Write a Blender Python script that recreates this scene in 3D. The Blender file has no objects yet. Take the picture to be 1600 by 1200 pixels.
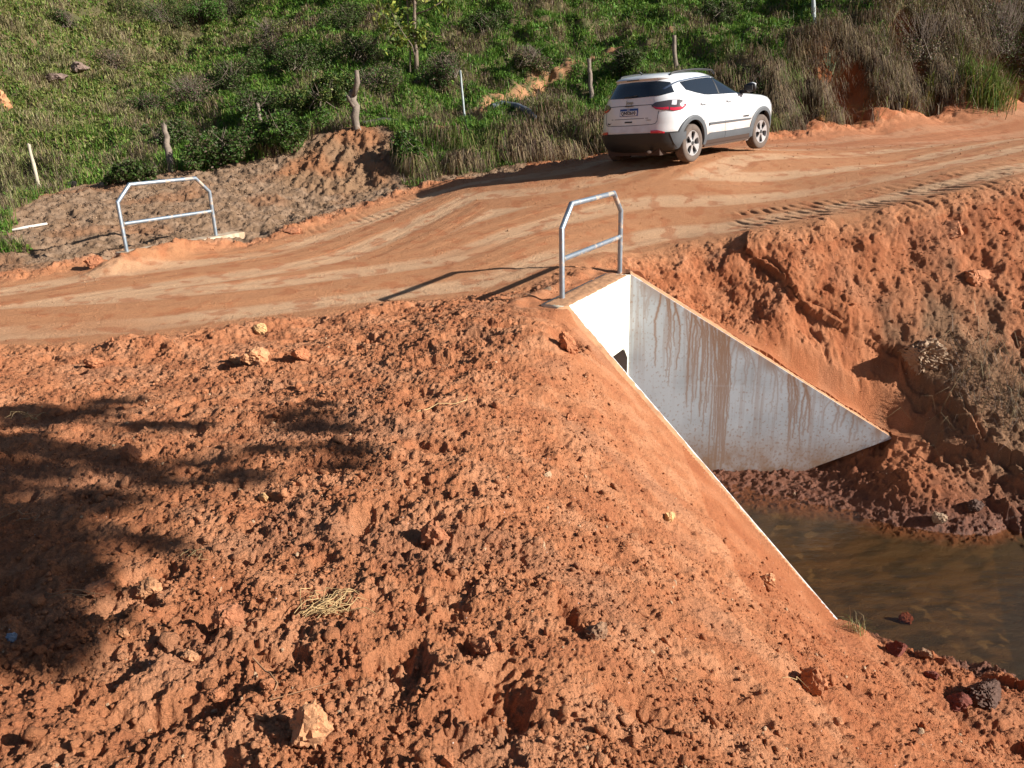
import bpy, math, random
import numpy as np
from mathutils import Vector, Matrix, Euler
random.seed(7); rng = np.random.default_rng(7)
C = bpy.context.scene.collection
# ------------------------------------------------------------------ camera
FP, PITCH, ROLL = 1207.1, .332, -.029            # focal length in photo pixels, pitch down, roll
EYE = np.array([0, 0, 1.95])
_f = np.array([0, math.cos(PITCH), -math.sin(PITCH)]); _x = np.array([1., 0, 0]); _u = np.cross(_x, _f)
CX = math.cos(ROLL)*_x + math.sin(ROLL)*_u; CU = -math.sin(ROLL)*_x + math.cos(ROLL)*_u; CF = _f
cam = bpy.data.cameras.new('camera'); co = bpy.data.objects.new('camera', cam); C.objects.link(co)
m = Matrix(((CX[0], CU[0], -CF[0], 0), (CX[1], CU[1], -CF[1], 0), (CX[2], CU[2], -CF[2], EYE[2]), (0, 0, 0, 1)))
co.matrix_world = m
cam.sensor_width = 36; cam.lens = 36*FP/1600; cam.clip_start = .05; cam.clip_end = 2000
bpy.context.scene.camera = co
# ------------------------------------------------------------------ light
SAZ, SEL = math.radians(-16), math.radians(26)
SUN = np.array([math.cos(SEL)*math.cos(SAZ), math.cos(SEL)*math.sin(SAZ), math.sin(SEL)])
w = bpy.data.worlds.new('World'); bpy.context.scene.world = w; w.use_nodes = True
nt = w.node_tree; bg = nt.nodes['Background']; sk = nt.nodes.new('ShaderNodeTexSky'); sk.sky_type = 'NISHITA'
sk.sun_disc = False; sk.sun_elevation = SEL; sk.sun_rotation = math.pi/2 - SAZ
sk.air_density = 1.0; sk.dust_density = .6; sk.ozone_density = 1.2
nt.links.new(sk.outputs[0], bg.inputs[0]); bg.inputs[1].default_value = .042
sl = bpy.data.lights.new('sun', 'SUN'); sl.energy = 5.0; sl.angle = math.radians(.53); sl.color = (1, .955, .88)
so = bpy.data.objects.new('sun', sl); C.objects.link(so)
so.rotation_euler = Vector(SUN).to_track_quat('Z', 'Y').to_euler()
sc = bpy.context.scene
sc.view_settings.view_transform = 'Standard'; sc.view_settings.look = 'None'
sc.view_settings.exposure = .88; sc.view_settings.gamma = 1
sc.render.engine = 'CYCLES'
# ------------------------------------------------------------------ survey helpers (photo pixel -> world point)
def ray(u, v): return CF + CX*(u-800)/FP - CU*(v-600)/FP
def G(u, v, z): d = ray(u, v); return EYE + d*(z-EYE[2])/d[2]
def D(u, v, d): return EYE + ray(u, v)*d
# ------------------------------------------------------------------ noise
def _h(ix, iy, s):
    h = (ix.astype(np.int64)*374761393 + iy.astype(np.int64)*668265263 + s*982451653) & 0xffffffff
    h = ((h ^ (h >> 13))*1274126177) & 0xffffffff
    return (h ^ (h >> 16)) & 0xffffffff
def rnd(ix, iy, s): return (_h(ix, iy, s) & 0xffffff).astype(np.float32)/16777216.
def perlin(x, y, s=0):
    x0 = np.floor(x); y0 = np.floor(y); fx = (x-x0).astype(np.float32); fy = (y-y0).astype(np.float32)
    ix = x0.astype(np.int32); iy = y0.astype(np.int32)
    ux = fx*fx*fx*(fx*(fx*6-15)+10); uy = fy*fy*fy*(fy*(fy*6-15)+10)
    def g(i, j):
        a = rnd(ix+i, iy+j, s)*6.2831853
        return np.cos(a)*(fx-i) + np.sin(a)*(fy-j)
    a = g(0, 0); b = g(1, 0); c = g(0, 1); d = g(1, 1)
    return 1.5*((a+(b-a)*ux)*(1-uy) + (c+(d-c)*ux)*uy)
def fbm(x, y, s, o=4, gain=.5):
    t = 0; a = 1.
    for k in range(o): t = t + a*perlin(x*2**k+k*7.3, y*2**k-k*3.1, s+k*17); a *= gain
    return t
def lumps(x, y, sc_, s, dens=.6, rmin=.25, rmax=.55):
    """rounded clods: domes of random radius, at most one per cell, edge roughened by the warp of x,y"""
    X = x/sc_; Y = y/sc_; ix = np.floor(X).astype(np.int32); iy = np.floor(Y).astype(np.int32)
    out = np.zeros(X.shape, np.float32)
    for i in (-1, 0, 1):
        for j in (-1, 0, 1):
            cx = ix+i; cy = iy+j
            px = cx+.15+.7*rnd(cx, cy, s+1); py = cy+.15+.7*rnd(cx, cy, s+2); r = rmin+(rmax-rmin)*rnd(cx, cy, s+3)**2
            on = rnd(cx, cy, s+4) < dens
            e = (.65+.7*rnd(cx, cy, s+5)); a = rnd(cx, cy, s+6)*3.14159
            dx = (X-px); dy = (Y-py); ca = np.cos(a); sa = np.sin(a)
            q = 1-((dx*ca+dy*sa)**2*e+(dy*ca-dx*sa)**2/e)/(r*r)
            h = np.where(on & (q > 0), np.sqrt(np.maximum(q, 0))*r, 0)
            out = np.maximum(out, h)
    return out*sc_
def sstep(a, b, x): t = np.clip((x-a)/(b-a), 0, 1); return t*t*(3-2*t)
def inpoly(x, y, poly):
    c = np.zeros(np.shape(x), bool); n = len(poly)
    for i in range(n):
        x1, y1 = poly[i]; x2, y2 = poly[(i+1) % n]
        if y1 == y2: continue
        k = ((y1 > y) != (y2 > y)) & (x < (x2-x1)*(y-y1)/(y2-y1)+x1); c ^= k
    return c
def dpoly(x, y, pl, closed=False):
    """distance to a polyline, and the position along it of the nearest point"""
    best = np.full(np.shape(x), 1e9, np.float32); n = len(pl)
    for i in range(n if closed else n-1):
        x1, y1 = pl[i][:2]; x2, y2 = pl[(i+1) % n][:2]; dx = x2-x1; dy = y2-y1
        t = np.clip(((x-x1)*dx+(y-y1)*dy)/(dx*dx+dy*dy+1e-9), 0, 1)
        best = np.minimum(best, np.hypot(x-x1-t*dx, y-y1-t*dy))
    return best
def sdpoly(x, y, poly): d = dpoly(x, y, poly, True); return np.where(inpoly(x, y, poly), d, -d)
# ------------------------------------------------------------------ culvert plan (metres)
WB = np.array([.643, 8.16]); WC = np.array([1.56, 9.82])          # ends of the headwall's face line
NT_ = np.array([2.70, 5.50]); FT_ = np.array([4.94, 9.28])         # tips of the near and far wing walls
ZT, ZTIP, ZW = 0., -2.15, -2.73                                     # wall top at headwall, at the tips, water level
AX = np.array([.875, -.485])
def lin(a, b, t): return a+(b-a)*t
nearw = [(*lin(WB, NT_, t), lin(ZT, ZTIP, t)-.0) for t in (0, .25, .5, .75, 1)]
farw = [(*lin(WC, FT_, t), lin(ZT, ZTIP, t)) for t in (0, .25, .5, .75, 1)]
crest = [G(980, 405, .02), G(1080, 385, .1), G(1180, 368, .24), G(1290, 348, .38), G(1400, 328, .52), G(1500, 308, .67), G(1600, 288, .82), np.array([9.2, 12.3, .95]), np.array([11, 13., 1.1]), np.array([14, 14., 1.3])]
slope_pts = []
for _c in crest:
    for _t in (.45, 1.1, 1.9, 2.8, 3.7):
        _p = _c+np.array([.16*_t, -.987*_t, -.06*min(_t, 1)-(.70+.22*sstep(2.5, 5, _c[0]))*_t]); _d = (_p[0]-WC[0])*(-(FT_-WC)[1])+(_p[1]-WC[1])*(FT_-WC)[0]; _d /= np.hypot(*(FT_-WC))
        if (_p[0] < FT_[0]+.5 and _d < .55) or _p[2] < -2.2: continue
        slope_pts.append(tuple(_p))
A_pts = [G(0, 555, -.22), G(200, 535, -.2), G(400, 505, -.18), G(600, 475, -.15), G(780, 462, -.12),
 G(0, 490, -.15), G(300, 455, -.1), G(600, 400, .0), G(900, 335, .40), G(1200, 290, .66), G(1400, 255, .88), G(1600, 215, 1.22),
 G(0, 435, -.12), G(200, 402, -.02), G(380, 375, .02), G(500, 345, .16), G(640, 308, .40), G(740, 288, .66), G(860, 265, .90),
 *crest,
 D(1240, 208, 21), D(1330, 195, 23), D(1450, 178, 25), D(1600, 152, 27),
 *[c_+np.array([-.06, .45, .02]) for c_ in crest], *[c_+np.array([-.12, 1.1, .06]) for c_ in crest[2:]],
 # foreground
 G(0, 1200, .34), G(400, 1200, .30), G(800, 1200, .20), G(1000, 1200, .03), G(1200, 1200, -.35), G(1400, 1200, -1.1), G(1600, 1200, -2.1),
 G(800, 800, 0), G(400, 800, .10), G(0, 800, .18), G(1000, 970, -.2), G(0, 650, -.05), G(400, 620, -.03), G(800, 620, -.02), G(850, 530, 0), G(860, 470, .03),
 G(850, 725, -.1), G(0, 590, -.16), G(300, 570, -.12), G(600, 560, -.1),
 *nearw, *farw, (3.55, 5.02, -2.3), (5.2, 4.1, -2.35), (8, 2.6, -2.4), (14, -.8, -2.4), (7, 8.1, -2.3), (10, 6.5, -2.4), (14, 4.3, -2.4),
 *slope_pts, (14, 14, 1.3), (20, 12, 1.0), (6, 1, -1.5), (4, 0, -.6), (10, -2, -1.2), (0, 0, .4), (-4, 0, .4), (0, -5, .5), (6, -6, 0), (-3, 2, .3),
 # car wheels
 (2.92-.6, 15.85+.56, 1.06), (2.92+.55, 15.85-.55, 1.02), (4.8-.55, 17.7+.56, 1.18), (4.8+.56, 17.7-.56, 1.13),
 # cleared ground and bank foot
 D(150, 330, 15.4), D(60, 360, 14.2), D(330, 300, 16.8), D(0, 395, 12.9), D(0, 330, 15.4),
 D(470, 270, 18.3), D(560, 290, 17.6), D(600, 250, 18.6), D(460, 240, 19.3),
 D(62, 293, 18.5), D(268, 265, 19.3), D(412, 235, 20), D(558, 198, 20), D(727, 190, 21), D(923, 150, 24), D(1056, 108, 25), D(1272, 35, 27),
 D(650, 292, 17.2), D(760, 270, 18.2), D(900, 247, 19.2), D(1050, 225, 20.2), D(650, 208, 19.4), D(760, 200, 19.8), D(900, 180, 21.0), D(1060, 150, 22.4),
 D(1330, 190, 23.2), D(1240, 203, 21.2), D(1450, 174, 25.3), D(1600, 147, 27.3), D(1220, 120, 22.8), D(1300, 60, 24.8), D(1400, 5, 26.6), D(1500, -40, 28), D(1600, -70, 29.4),
 # hill
 D(0, 0, 36), D(130, 60, 36), D(0, 120, 29), D(100, 130, 31), D(230, 90, 38), D(300, 30, 42), D(400, 0, 43), D(150, 220, 23.5), D(60, 250, 20.5), D(250, 170, 29),
 D(230, 235, 21.8), D(330, 190, 24), D(520, 60, 30), D(430, 110, 27), D(340, 165, 24.5), D(250, 225, 21.9), D(400, 85, 34), D(300, 140, 31), D(210, 195, 26.5),
 D(600, 120, 25.5), D(500, 170, 22), D(700, 60, 29), D(900, 60, 29), D(1050, 50, 28.5), D(800, 0, 32), D(1000, 0, 33), D(1200, 0, 31.5), D(0, -150, 45), D(800, -150, 42), D(1400, -150, 38),
 # surroundings out of the frame
 (-12, 8, -.3), (-14, 12, -.1), (-12, 2, .2), (-20, 16, .6), (-25, 8, 1), (-25, -15, 1), (0, -25, 1), (25, -20, 1), (30, 0, 1), (35, 20, 3.5), (28, 28, 5), (26, 24, 2.4), (24, 14, 1.5),
 (30, 60, 20), (0, 70, 19), (-30, 70, 22), (-50, 40, 18), (60, 50, 20), (-70, 0, 8), (70, 0, 4), (0, -80, 3), (-60, -60, 5), (60, -60, 3), (-100, 120, 34), (100, 120, 34), (0, 140, 36),
 (-200, 0, 20), (200, 0, 16), (0, -220, 14), (0, 240, 48)]
A_pts = np.array([tuple(q) for q in A_pts], float)
def rbf_fit(P, c, lam):
    n = len(P); d = np.hypot(P[:, None, 0]-P[None, :, 0], P[:, None, 1]-P[None, :, 1])
    K = -np.sqrt(d*d+c*c) + lam*np.eye(n)
    Q = np.c_[np.ones(n)]; M = np.block([[K, Q], [Q.T, np.zeros((1, 1))]])
    return np.linalg.solve(M, np.r_[P[:, 2], 0])
_wA = rbf_fit(A_pts, .25, .02)
def rbf_eval(P, wts, c, x, y):
    o = np.full(x.shape, wts[-1], np.float64)
    for i in range(len(P)): o -= wts[i]*np.sqrt((x-P[i, 0])**2+(y-P[i, 1])**2+c*c)
    return o
F_pts = np.array([tuple(q) for q in [
 G(1130, 770, ZW), G(1220, 785, ZW), G(1330, 800, ZW), G(1440, 830, ZW), G(1530, 838, ZW), G(1600, 817, ZW), G(1150, 748, ZW+.04), G(1280, 745, ZW+.08), G(1360, 760, ZW+.2), G(1420, 740, ZW+.42), G(1500, 780, ZW+.25), G(1580, 780, ZW+.22), G(1300, 770, ZW+.08), G(1420, 800, ZW+.12),
 G(1180, 830, ZW-.12), G(1300, 850, ZW-.12), G(1430, 880, ZW-.12), G(1600, 880, ZW-.14), G(1300, 930, ZW-.14), G(1500, 950, ZW-.14), G(1400, 1000, ZW-.08), G(1480, 1040, ZW-.06), G(1530, 1080, ZW-.05), G(1580, 1120, ZW-.04), G(1600, 1000, ZW-.2), (7, 6.5, ZW-.2), (9, 5, ZW-.25), (12, 2, ZW-.3), (20, -3, ZW-.3), (1, 9, ZW-.15), (2.2, 7.6, ZW-.15)]], float)
_wF = rbf_fit(F_pts, .1, .005)
poly_in = [tuple(WB), tuple(NT_), tuple(NT_+AX*30), tuple(FT_+AX*30), tuple(FT_), tuple(WC)]
ZE = .42  # depth of the headwall
def unit(v): return v/np.hypot(*v)
_hd = unit(WC-WB); _hn = np.array([_hd[1], -_hd[0]])              # headwall along / outward
_nd = unit(NT_-WB); _nn = np.array([_nd[1], -_nd[0]])             # near wall outward = away from the channel
_fd = unit(FT_-WC); _fn = np.array([-_fd[1], _fd[0]])
_in_near = .026; _in_far = .07
pitm = [tuple(WB-_hn*.3-_hd*.0+_nn*_in_near), tuple(NT_+_nn*_in_near), tuple(NT_+_nn*0), tuple(NT_+AX*30), tuple(FT_+AX*30), tuple(FT_), tuple(FT_+_fn*_in_far), tuple(WC-_hn*.3+_fn*_in_far)]
# ground cover zones, in plan
road_far = [G(-350, 470, -.2), G(0, 437, -.12), G(200, 405, -.02), G(380, 382, .02), G(500, 350, .12), G(640, 312, .3), G(740, 292, .5), G(860, 272, .78), D(940, 262, 18.5), D(1240, 215, 20.5), D(1330, 199, 22.6), D(1450, 181, 24.8), D(1600, 157, 26.6), (30, 34, 0), (45, 42, 0)]
road_near = [(45, 34, 0), (26, 22, 0), (13, 14.2, 0), G(1600, 292, .8), G(1400, 332, .52), G(1180, 372, .24), G(1080, 388, .1), G(980, 410, .02), G(870, 448, -.05), G(780, 470, -.12), G(600, 490, -.15), G(400, 520, -.18), G(200, 545, -.2), G(0, 560, -.22), G(-500, 600, -.3)]
road_poly = [tuple(q[:2]) for q in road_far+road_near]
veg = [D(-500, 500, 11.5), D(-100, 430, 12.3), D(40, 395, 13), D(10, 372, 13.5), D(30, 325, 15.6), D(70, 303, 17.5), D(150, 288, 18.6), D(280, 268, 19), D(380, 256, 19.2), D(440, 245, 19.4), D(500, 215, 20), D(560, 203, 20), D(600, 205, 19.8), D(625, 230, 19.2), D(612, 275, 18.2), D(650, 290, 17.3), D(760, 272, 18.3), D(900, 252, 19), D(1060, 228, 19.8), D(1240, 211, 21), D(1330, 196, 22.8), D(1450, 178, 25), D(1600, 153, 26.9), (31, 36), (60, 60), (250, 100), (100, 245), (-250, 200), (-240, 10), (-30, 9)]
veg_poly = [tuple(q[:2]) for q in veg]
bank_line = [tuple(q[:2]) for q in (D(640, 280, 18), D(760, 262, 18.6), D(900, 245, 19.6), D(1060, 215, 20.8), D(1220, 180, 21.8), D(1330, 160, 23.6), D(1450, 140, 25.8), D(1600, 110, 28))]
rbank = [tuple(q[:2]) for q in (D(1180, 190, 21.3), D(1260, 165, 22.0), D(1330, 150, 23.7), D(1450, 130, 26), D(1600, 105, 28.1), (27, 32))]
scrape = [D(430, 285, 17.6), D(470, 235, 19.4), D(520, 205, 20), D(570, 198, 20.1), D(615, 215, 19.6), D(630, 255, 18.6), D(600, 300, 17.4), D(520, 310, 17)]
scrape_poly = [tuple(q[:2]) for q in scrape]
dirt_end = [tuple(q[:2]) for q in (G(0, 437, -.12), G(200, 405, -.02), G(380, 382, .02), G(500, 350, .12), G(600, 322, .2))]
pits = [(640, 1035, .10, .13, .10), (778, 1085, .13, .16, .11), (880, 528, .20, .25, .12), (575, 808, .11, .1, .07), (660, 610, .16, .14, .07), (600, 530, .2, .12, .07), (690, 560, .3, .15, .09), (745, 520, .3, .12, .10), (800, 505, .3, .15, .1),
 (980, 820, .2, .12, .07), (1060, 880, .12, .1, .05), (900, 960, .12, .08, .06), (1000, 1100, .15, .12, .08), (1150, 1085, .12, .25, .08), (870, 720, .2, .12, .06), (700, 930, .12, .07, .06), (560, 820, .1, .1, .06), (240, 1110, .2, .1, .08), (300, 960, .15, .08, .06), (420, 650, .25, .12, .06),
 (1100, 405, .35, .3, .16), (1200, 400, .5, .3, .18), (1190, 480, .4, .3, .15), (1270, 490, .5, .45, .2), (1360, 520, .5, .35, .2), (1530, 415, .35, .3, .2), (1590, 340, .4, .25, .15), (1490, 360, .3, .35, .14), (1340, 460, .4, .3, .15), (1400, 570, .4, .25, .18), (1130, 440, .3, .25, .12), (1450, 600, .5, .3, .2)]
def hrough(u, v): return G(u, v, -.03)[:2] if v > 560 or u < 850 else None
def macro(x, y):
    x = np.asarray(x, float); y = np.asarray(y, float)
    A = rbf_eval(A_pts, _wA, .25, x, y)
    return A
_pit_xy = []
def march(u, v, fn, d0=1., d1=60., n=900):
    d = np.geomspace(d0, d1, n); r = ray(u, v); P = EYE[None]+r[None]*d[:, None]
    z = fn(P[:, 0], P[:, 1]); k = np.argmax(P[:, 2] < z)
    if k == 0: k = n-1
    a = P[k-1, 2]-z[k-1]; b = z[k]-P[k, 2]; t = a/(a+b+1e-9)
    return P[k-1]*(1-t)+P[k]*t, d[k-1]*(1-t)+d[k]*t
for (u, v, a, b, dep) in pits:
    q, _ = march(u, v, macro); f_ = .42 if (u > 1050 and v < 650) else .9; _pit_xy.append((q[0], q[1], a*(1 if f_ > .6 else .7), b*(1 if f_ > .6 else .7), dep*f_))
SCARP = [tuple(march(u, v, macro)[0][:2]) for u, v in ((1165, 392), (1210, 425), (1260, 480), (1330, 518), (1400, 545), (1440, 590), (1500, 650), (1570, 730))]
SCARP_UP = SCARP+[(12, 9), (12, 16), (4, 13)]
HOLLOW = [(*march(u, v, macro)[0][:2], r_) for u, v, r_ in ((1256, 186, .62), (1268, 160, .45), (1318, 172, .80), (1345, 150, .70), (1340, 120, .5), (1410, 168, .48), (1440, 164, .50), (1378, 166, .5), (1590, 128, 1.0), (1545, 100, .4), (1425, 60, .6), (1480, 168, .4))]
def hollow(x, y):
    m = np.zeros(np.shape(x)); wx = x+.18*perlin(x*1.9, y*1.9, 121); wy = y+.18*perlin(x*1.9+5, y*1.9, 122)
    for a, b, r_ in HOLLOW: m = np.maximum(m, sstep(1.15, .75, np.hypot(wx-a, (wy-b)*.8)/r_))
    return m
def masks(x, y):
    wob = .12*fbm(x*1.1, y*1.1, 50, 3)
    rd = sdpoly(x, y, road_poly)+wob*.8
    vg = sdpoly(x, y, veg_poly)+wob*2.0
    sd = sdpoly(x, y, scrape_poly)+wob*2
    return rd, vg, sd
def terrain(x, y, full=True):
    x = np.asarray(x, float); y = np.asarray(y, float); r = np.hypot(x, y)
    A = macro(x, y); rd, vg, scr = masks(x, y)
    ins0 = inpoly(x, y, poly_in)
    road = sstep(0, .5, rd); vegm = sstep(-.1, .5, vg); scrm = sstep(-.2, .4, scr)
    wx = x+.06*perlin(x*9, y*9, 3)+.02*perlin(x*31, y*31, 4); wy = y+.06*perlin(x*9+40, y*9, 5)+.02*perlin(x*31, y*31+9, 6)
    d_nw = dpoly(x, y, [tuple(WB), tuple(NT_)]); d_fw = dpoly(x, y, [tuple(WC), tuple(FT_)]); d_hw = dpoly(x, y, [tuple(WB-_hn*.25), tuple(WC-_hn*.25)])
    calm = np.minimum(np.minimum(sstep(.0, .45, d_nw), sstep(.05, .5, d_fw)), sstep(.2, .6, d_hw))   # smooth beside the walls
    rough = (1-road)*(.25+.75*calm)
    clear = sstep(-.3, .3, -rd)*sstep(-.2, .2, -vg)*(y > 9.5)*(x < -.5)
    dirt = rough*(1-vegm)
    near_ = 1.
    # slope of the near embankment beside the wing wall is raked smooth
    rake = sstep(1.5, .3, d_nw)*sstep(3.4, 6.0, y)*(x < 3.2)
    amp = dirt*(1-.55*rake)
    h = amp*(.035*fbm(x*.75, y*.75, 11, 2)+.022*fbm(x*2.4, y*2.4, 12, 2)-.022*np.abs(perlin(x*3.3, y*3.3, 77)))
    L1 = lumps(wx, wy, .42, 21, .45); L2 = lumps(wx+.03*perlin(x*20, y*20, 8), wy, .19, 22, .5); L3 = lumps(wx, wy, .085, 23, .55); L4 = lumps(wx, wy, .040, 24, .5); L5 = lumps(wx, wy, .019, 25, .6)
    sparse = .10+1.1*sstep(-.15, .55, perlin(x*1.1, y*1.1, 31)+.4*perlin(x*3.1, y*3.1, 32))
    h += amp*sparse*(.12*L1+.22*L2+.34*L3)+rough*(.30+.75*sparse)*(.5*L4+.55*L5)*(1-vegm)-amp*(.016*np.abs(perlin(x*15+2*wx, y*15, 78))+.010*np.abs(perlin(x*33, y*33, 79))+.005*np.abs(perlin(x*71, y*71, 80)))
    holes = lumps(wx+5, wy+3, .33, 61, .35, .2, .45); h -= amp*.42*holes
    holes2 = lumps(wx+9, wy+3, .13, 62, .4, .2, .5); h -= amp*.50*holes2
    h += amp*(.016*fbm(x*9, y*9, 13, 2)+.0085*fbm(x*26, y*26, 14, 2)+.0045*fbm(x*75, y*75, 15, 2))
    for (px, py, a, b, dep) in _pit_xy:
        q = ((wx-px)/a)**2+((wy-py)/b)**2
        h -= dep*.9*(1-road)*calm*np.exp(-q*q*1.5)-dep*.13*(1-road)*np.exp(-(np.sqrt(q)-1.6)**2*4)*calm
    fs = (1-road)*(x > 1.6)*(y > 7)*(1-ins0)
    sd_ = dpoly(x+.25*perlin(x*2, y*2, 55)+.06*perlin(x*7, y*7, 56), y+.25*perlin(x*2+7, y*2, 57), SCARP); sg_ = np.where(inpoly(x, y, SCARP_UP), 1., -1.)*sd_
    h = h+fs*calm*(.13*sstep(-.05, .06, sg_)*np.exp(-np.maximum(sg_, 0)/.6)-.05*sstep(.3, 0, np.abs(sg_+.12)))
    ac = (x*.94+y*.34); al = (y*.94-x*.34); h = h+fs*calm*(.022*fbm(ac*1.6+.3*perlin(x, y, 58), al*.7, 59, 3)-.03*np.maximum(np.abs(perlin(ac*1.1, al*.5, 60))*-1+.16, 0)*2+.25*L3+.20*L2+.15*L1-.012*np.abs(perlin(x*8, y*8, 74)))
    # road: compacted, wheel ruts, small crumbs, ridge of loose soil along both edges
    lane = rd
    lane = rd-.096*fbm(x*1.1, y*1.1, 50, 3); rut = .014*np.sin(lane*4.6+.25*perlin(x*.4, y*.4, 41))*road+.008*np.abs(perlin(lane*9, x*.35+y*.15, 49))*road+.004*np.sin(lane*17+perlin(x*.7, y*.7, 42)*2)*road+.006*fbm(x*2, y*2, 46, 3)*road
    crumb = road*(.5+.5*sstep(-.1, .4, perlin(x*1.3, y*1.3, 43)))*(.18*L4+.12*L3*sstep(2.6, .6, rd)+.004*fbm(x*30, y*30, 16, 2))
    berm = .10*sstep(3.5, 1.5, x-np.maximum(y-13.5, 0))*np.exp(-((rd+.05)/.33)**2)*(1-vegm)*sstep(.5, 1.3, d_hw)*(.5+.8*sstep(-.4, .5, perlin(x*1.7, y*1.7, 44)))
    # caterpillar track marks beside the right-hand edge
    bx = x-3.0; by = y-11.6; along = bx*.93+by*.36
    trk = sstep(0, .10, rd-.10)*sstep(1.75, 1.5, rd)*(x > 3.2)*sstep(3.2, 3.9, x)*(y < 18)
    h += -trk*.027*np.clip(np.sin(along*6.283/.155+rd*1.2+1.3*perlin(x*2.3, y*2.3, 45)), -.2, 1)*(.55+.8*perlin(x*4, y*4, 51))*sstep(-.45, .05, perlin(x*1.7+rd*3, y*1.7, 47))
    trk2 = sstep(.25, .4, rd)*sstep(1.3, 1.1, rd)*(x < 1.5)*(x > -4)*(y > 14)
    h += -trk2*.012*np.clip(np.sin((x*.85+y*.5)*6.283/.16), -.3, 1)*sstep(-.3, .2, perlin(x*1.5, y*1.5, 48))
    h += rut+crumb+berm
    # cleared brown ground: finer, choppier
    h += clear*(.05*fbm(x*4, y*4, 18, 3)+.05*lumps(wx, wy, .25, 26, .6)+.12*lumps(wx, wy, .16, 27, .7))
    # the scraped bank: bulldozed furrows running down
    fur = np.abs(perlin(x*2.1+y*.5, y*.55-x*.2, 91)); h += scrm*((.22-.5*fur)*.38+.05*fbm(x*5, y*5, 92, 3))
    # grassed hill: hummocks
    hill = vegm*sstep(8, 12, y)
    h += hill*(.40*fbm(x*.30, y*.30, 71, 2)+.30*fbm(x*.80, y*.80, 72, 3)-.22*np.abs(perlin(x*.55, y*.55, 73))) * sstep(0, 1.5, vg)
    rb = sstep(2.6, .3, dpoly(x, y, rbank))
    h -= .75*hollow(x, y)*sstep(.0, .6, vg); h -= .12*sstep(-1.2, .1, vg)*sstep(7.5, 9.5, x)*sstep(60, 45, x)
    h += rb*(.45*fbm(x*.75+y*.25, y*.5, 81, 3)-.15-.35*np.abs(perlin(x*.9, y*.5, 82)))*sstep(.1, .9, vg)
    H = A+h
    pq = np.array([-6.68, 13.62])*.9; pr_ = (x-pq[0])*.475+(y-pq[1])*.88; po = (x-pq[0])*.88-(y-pq[1])*.475
    H = H+(.20+.05*fbm(x*5, y*5, 64, 2))*np.exp(-((po-.36)/.26)**2)*sstep(-1.2, -.3, pr_)*sstep(1.75, .75, pr_)
    # wall tops: soil lies level with them
    def along(p0, p1, z0, z1):
        dx, dy = p1-p0; t = np.clip(((x-p0[0])*dx+(y-p0[1])*dy)/(dx*dx+dy*dy), 0, 1); return z0+(z1-z0)*t
    tn = along(WB, NT_, ZT, ZTIP); tf = along(WC, FT_, ZT, ZTIP)
    kn = sstep(.38, .02, d_nw); kf = sstep(.42, .10, d_fw)
    H = H*(1-kn)+(tn+.030+.010*perlin(x*6, y*6, 95)+.12*d_nw)*kn
    H = H*(1-kf)+(tf-.004+.03*perlin(x*4, y*4, 96)+.045*sstep(1.0, 1.7, np.hypot(x-WC[0], y-WC[1]))+.30*np.maximum(d_fw-.1, 0))*kf
    kh = sstep(.50, .28, d_hw); H = H*(1-kh)+(-.02+.03*perlin(x*6, y*6, 97)+.08*sstep(.2, .45, d_hw))*kh
    # inside the channel
    ins = inpoly(x, y, pitm)
    if ins.any():
        xi, yi = x[ins], y[ins]
        Fl = rbf_eval(F_pts, _wF, .1, xi, yi)
        dN = dpoly(xi, yi, [tuple(NT_), tuple(NT_+AX*30)]); dF = dpoly(xi, yi, [tuple(FT_), tuple(FT_+AX*30)])
        wob = .12*fbm(xi*3, yi*3, 33, 3)
        zN = ZTIP-.12-.62*dN-.03*np.hypot(xi-NT_[0], yi-NT_[1])+wob; zF = ZTIP-.02-.60*dF-.02*np.hypot(xi-FT_[0], yi-FT_[1])+wob
        dry = sstep(-.10, .05, np.maximum(np.maximum(zN, zF), Fl)-ZW)
        b = np.maximum(np.maximum(zN, zF), Fl)
        b = b+dry*(.35*L2[ins]+.75*L3[ins]+.9*L4[ins]+.02*fbm(xi*9, yi*9, 35, 2)-.03)+(1-dry)*.012*fbm(xi*2.5, yi*6, 36, 3)
        H[ins] = b
    return H, rd, vg, scr, ins, A, L3, L4
def TZ(x, y): return terrain(np.atleast_1d(np.asarray(x, float)), np.atleast_1d(np.asarray(y, float)))[0]
def hit(u, v, d0=1.): q, d = march(u, v, TZ, d0); return q, d
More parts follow.
